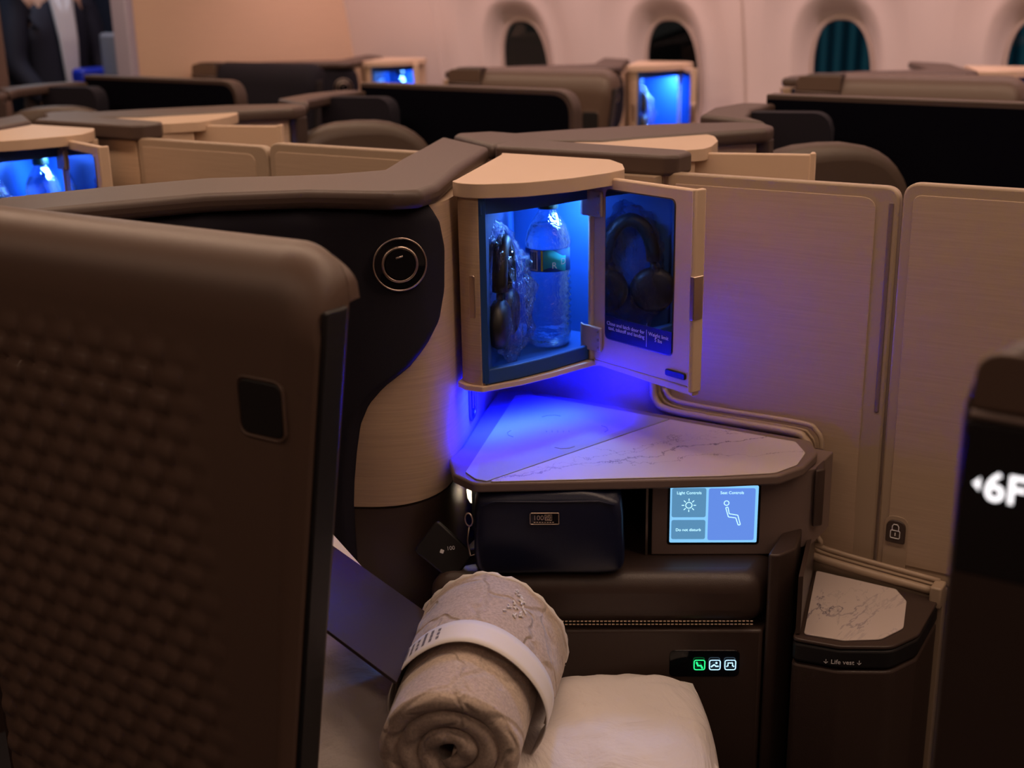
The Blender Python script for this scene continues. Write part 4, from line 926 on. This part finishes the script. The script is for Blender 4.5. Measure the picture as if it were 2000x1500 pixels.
P0 = Place(0, 0, True); P1 = Place(-1.09, 0, True)
make_partner(0, dict(wing='brown capped wing wall crossing behind the near cabinet and divider', seat='brown leather seat with arched headrest rising over the near divider', shell='wide black shell face beyond the arched headrest and near divider'))
make_partner(-1.09, dict(wing='brown capped wing wall crossing behind the greenish divider', seat='brown leather seat with arched headrest just beyond the dark wing cap', shell='black shell face with rounded corner behind the smaller headrest'))
make_partner(-2.15, dict(wing='dark maroon wing wall by the galley opening', seat='low leather seat between black faces nearest the galley opening', shell='black shell face in front of the tan bulkhead, by the galley opening'))
make_cabinet(P0, 'tan closed-top cabinet beyond the near divider, its plain door end showing', 'p0', glow=.5, mirror=False)
make_cabinet(P1, 'tan cabinet beyond the greenish divider, its plain door end showing', 'p1', glow=.5, mirror=False)

WD = (('w2', -2.15, 'the bulkhead'), ('w0', -1.03, 'the second oval window'), ('w1', .09, 'the third oval window'))
for i, (k, dx, wh) in enumerate(WD):
    pl = Place(dx, 2.45)
    make_shell(pl, ['dark quilted suite shell in front of the tan bulkhead', 'brown suite shell with square button below the first dark oval window', 'brown suite shell top below the teal lit window, beyond the wide black face'][i], fine=False, mt=PADN if i == 0 else SHELLM)
    make_sign_end(pl, ['dark rounded end pillar of the shell at the tan bulkhead', 'dark rounded end pillar of the shell below the first oval window', 'dark rounded end pillar of the shell below the teal lit window'][i])
    make_wing(pl, ['navy wing wall with round light beside the small blue cabinet at the bulkhead', 'brown capped wing wall beside the bright cabinet at the second oval window', 'grey capped wing wall between the third and fourth oval windows'][i])
    make_cabinet(pl, ['small blue lit cabinet by the wall between bulkhead and first oval window', 'small bright blue cabinet with open door in front of the second oval window', 'pale cabinet top below the fourth oval window'][i], k, glow=[.8, 2.4, .8][i], swing=(.62, -.78))
for i, (dx, lb, lh, lw2) in enumerate(((-2.15, 'water bottle in the blue cabinet nearest the bulkhead', 'headphones in the blue cabinet nearest the bulkhead', 'shiny wrapper in the blue cabinet nearest the bulkhead'), (-1.03, 'water bottle in the bright blue cabinet at the second oval window', 'headphones in the bright blue cabinet at the second oval window', 'shiny wrapper in the bright blue cabinet at the second oval window'))):
    pl = Place(dx, 2.45)
    if i == 0: bottle(pl, lb, (-.921, 1.520, .9085), detail=False)
    headphones(pl, lh, lw2, (-.925, 1.410, .9095))

# ------------------------------------------------------------------ galley: crew seat and standing person
mesh('galley_unit', boxg(-5.6, -5.0, 2.6, 4.1, 0, 2.2), mat('galley_front', (.012, .014, .022), .4), base=(-5.3, 3.3, 0), bevel=.01, label='dark galley unit behind the standing person beyond the bulkhead', cat='galley')
cj = thing('crew_seat', 'grey padded seat beside the bulkhead edge in the galley', 'seat', (-4.35, 3.74, 0))
mesh('backrest', prism(round_poly([(-4.42, 3.655), (-4.31, 3.655), (-4.31, 3.82), (-4.42, 3.82)], .02, 4), .45, 1.275), grained('grey_vinyl', (.20, .21, .26)), cj, bevel=.03, seg=4)
mesh('seat_cushion', prism([(-4.36, 3.65), (-4.0, 3.65), (-4.0, 3.83), (-4.36, 3.83)], .40, .48), grained('grey_vinyl_seat', (.14, .15, .2)), cj, bevel=.02)
mesh('seat_base', boxg(-4.4, -4.05, 3.66, 3.82, 0, .40), DARKB, cj)
# standing person seen through the opening
def skin_body(name, joints, edges, mt, parent, sub=2):
    me = bpy.data.meshes.new(name); me.from_pydata([Vector(j[:3])-BASE[parent.name] for j in joints], edges, []); o = bpy.data.objects.new(name, me); COL.objects.link(o); o.parent = parent
    md = o.modifiers.new('skin', 'SKIN'); sv = me.skin_vertices[0].data
    for i, j in enumerate(joints):
        sv[i].radius = (j[3], j[4] if len(j) > 4 else j[3]); 
    sv[0].use_root = True; md.use_smooth_shade = True
    s = o.modifiers.new('sub', 'SUBSURF'); s.levels = sub; s.render_levels = sub; me.materials.append(mt); return o
PX, PY = -4.70, 3.645
pn = thing('person', 'standing person in dark navy jacket and white shirt seen in the galley opening', 'person', (PX, PY, 0))
SKIN = grained('skin', (.50, .30, .22), rough=.55); SUIT = grained('navy_suit', (.010, .012, .030), rough=.8); SHIRT = grained('white_shirt', (.70, .72, .80), rough=.8); HAIR = grained('dark_hair', (.02, .014, .01), rough=.5)
def J(x, y, z, a, b=None): return (PX+x, PY+y, z, a, b or a)
body = [J(0, 0, .95, .11, .16), J(0, 0, 1.10, .10, .14), J(0, 0, 1.28, .11, .17), J(0, 0, 1.40, .07, .12), J(0, 0, 1.49, .048), J(.01, 0, 1.545, .05),
        J(0, .17, 1.40, .055), J(.02, .22, 1.15, .042), J(.14, .18, .98, .032), J(.19, .155, .97, .022), J(0, -.17, 1.40, .055), J(.02, -.22, 1.15, .042), J(.14, -.16, .98, .032), J(.19, -.135, .97, .022),
        J(0, .09, .86, .088), J(.01, .10, .48, .058), J(0, .10, .09, .038), J(.10, .11, .045, .034), J(0, -.09, .86, .088), J(.01, -.10, .48, .058), J(0, -.10, .09, .038), J(.10, -.11, .045, .034),
        J(.0, 0, 1.62, .078, .072), J(.0, 0, 1.69, .070, .064)]
be = [(0, 1), (1, 2), (2, 3), (3, 4), (4, 5), (3, 6), (6, 7), (7, 8), (8, 9), (3, 10), (10, 11), (11, 12), (12, 13), (0, 14), (14, 15), (15, 16), (16, 17), (0, 18), (18, 19), (19, 20), (20, 21), (5, 22), (22, 23)]
skin_body('body', body, be, SKIN, pn)
jk = [J(0, 0, .93, .125, .175), J(0, 0, 1.10, .115, .155), J(0, 0, 1.28, .122, .185), J(-.01, 0, 1.405, .08, .13), J(0, .175, 1.40, .067), J(.02, .225, 1.15, .054), J(.13, .185, .99, .043), J(0, -.175, 1.40, .067), J(.02, -.225, 1.15, .054), J(.13, -.165, .99, .043)]
skin_body('jacket', jk, [(0, 1), (1, 2), (2, 3), (3, 4), (4, 5), (5, 6), (3, 7), (7, 8), (8, 9)], SUIT, pn)
tr = [J(0, 0, .94, .12, .165), J(0, .09, .85, .10), J(.01, .10, .48, .072), J(0, .10, .10, .06), J(0, -.09, .85, .10), J(.01, -.10, .48, .072), J(0, -.10, .10, .06)]
skin_body('trousers', tr, [(0, 1), (1, 2), (2, 3), (0, 4), (4, 5), (5, 6)], SUIT, pn)
def shirt(o):
    def fn(u, v):
        z = 1.02+.42*v; w = (.028+.030*v)*(2*u-1)
        if v > .72: w = math.copysign(max(abs(w), .052*(v-.72)/.28*.9), w) if abs(2*u-1) > .02 else w
        return (PX+.128+.006*math.cos(w*12)-.05*max(0, v-.55)-o, PY-.02+w, z)
    return fn
mesh('shirt', slab(shirt(0), shirt(.012), 12, 24), SHIRT, pn, smooth=True)
hr = [J(-.03, 0, 1.72, .075, .07), J(-.06, 0, 1.66, .06, .07), J(-.06, 0, 1.56, .04, .05)]
skin_body('hair', hr, [(0, 1), (1, 2)], HAIR, pn)
mesh('face', join(lathe_on([(.0001, 0), (.007, .003), (.004, .02), (.0001, .024)], (PX+.072, PY, 1.60), (1, 0, 0), 12), tube([(PX+.078, PY-.022, 1.575), (PX+.083, PY, 1.573), (PX+.078, PY+.022, 1.575)], .004, 6)), SKIN, pn, smooth=True)
mesh('eye', join(*[lathe_on([(.0001, 0), (.010, .001), (.008, .006), (.0001, .008)], (PX+.070, PY+s_*.03, 1.635), (1, 0, 0), 12) for s_ in (-1, 1)]), BLACK, pn)
hs = mesh('headset_case', boxg(PX+.21, PX+.29, PY-.10, PY+.06, .93, 1.135), mat('vivid_blue_plastic', (.01, .03, .5), .4), base=(PX+.25, PY, .93), bevel=.02, label='vivid blue case held at the waist of the standing person', cat='case')
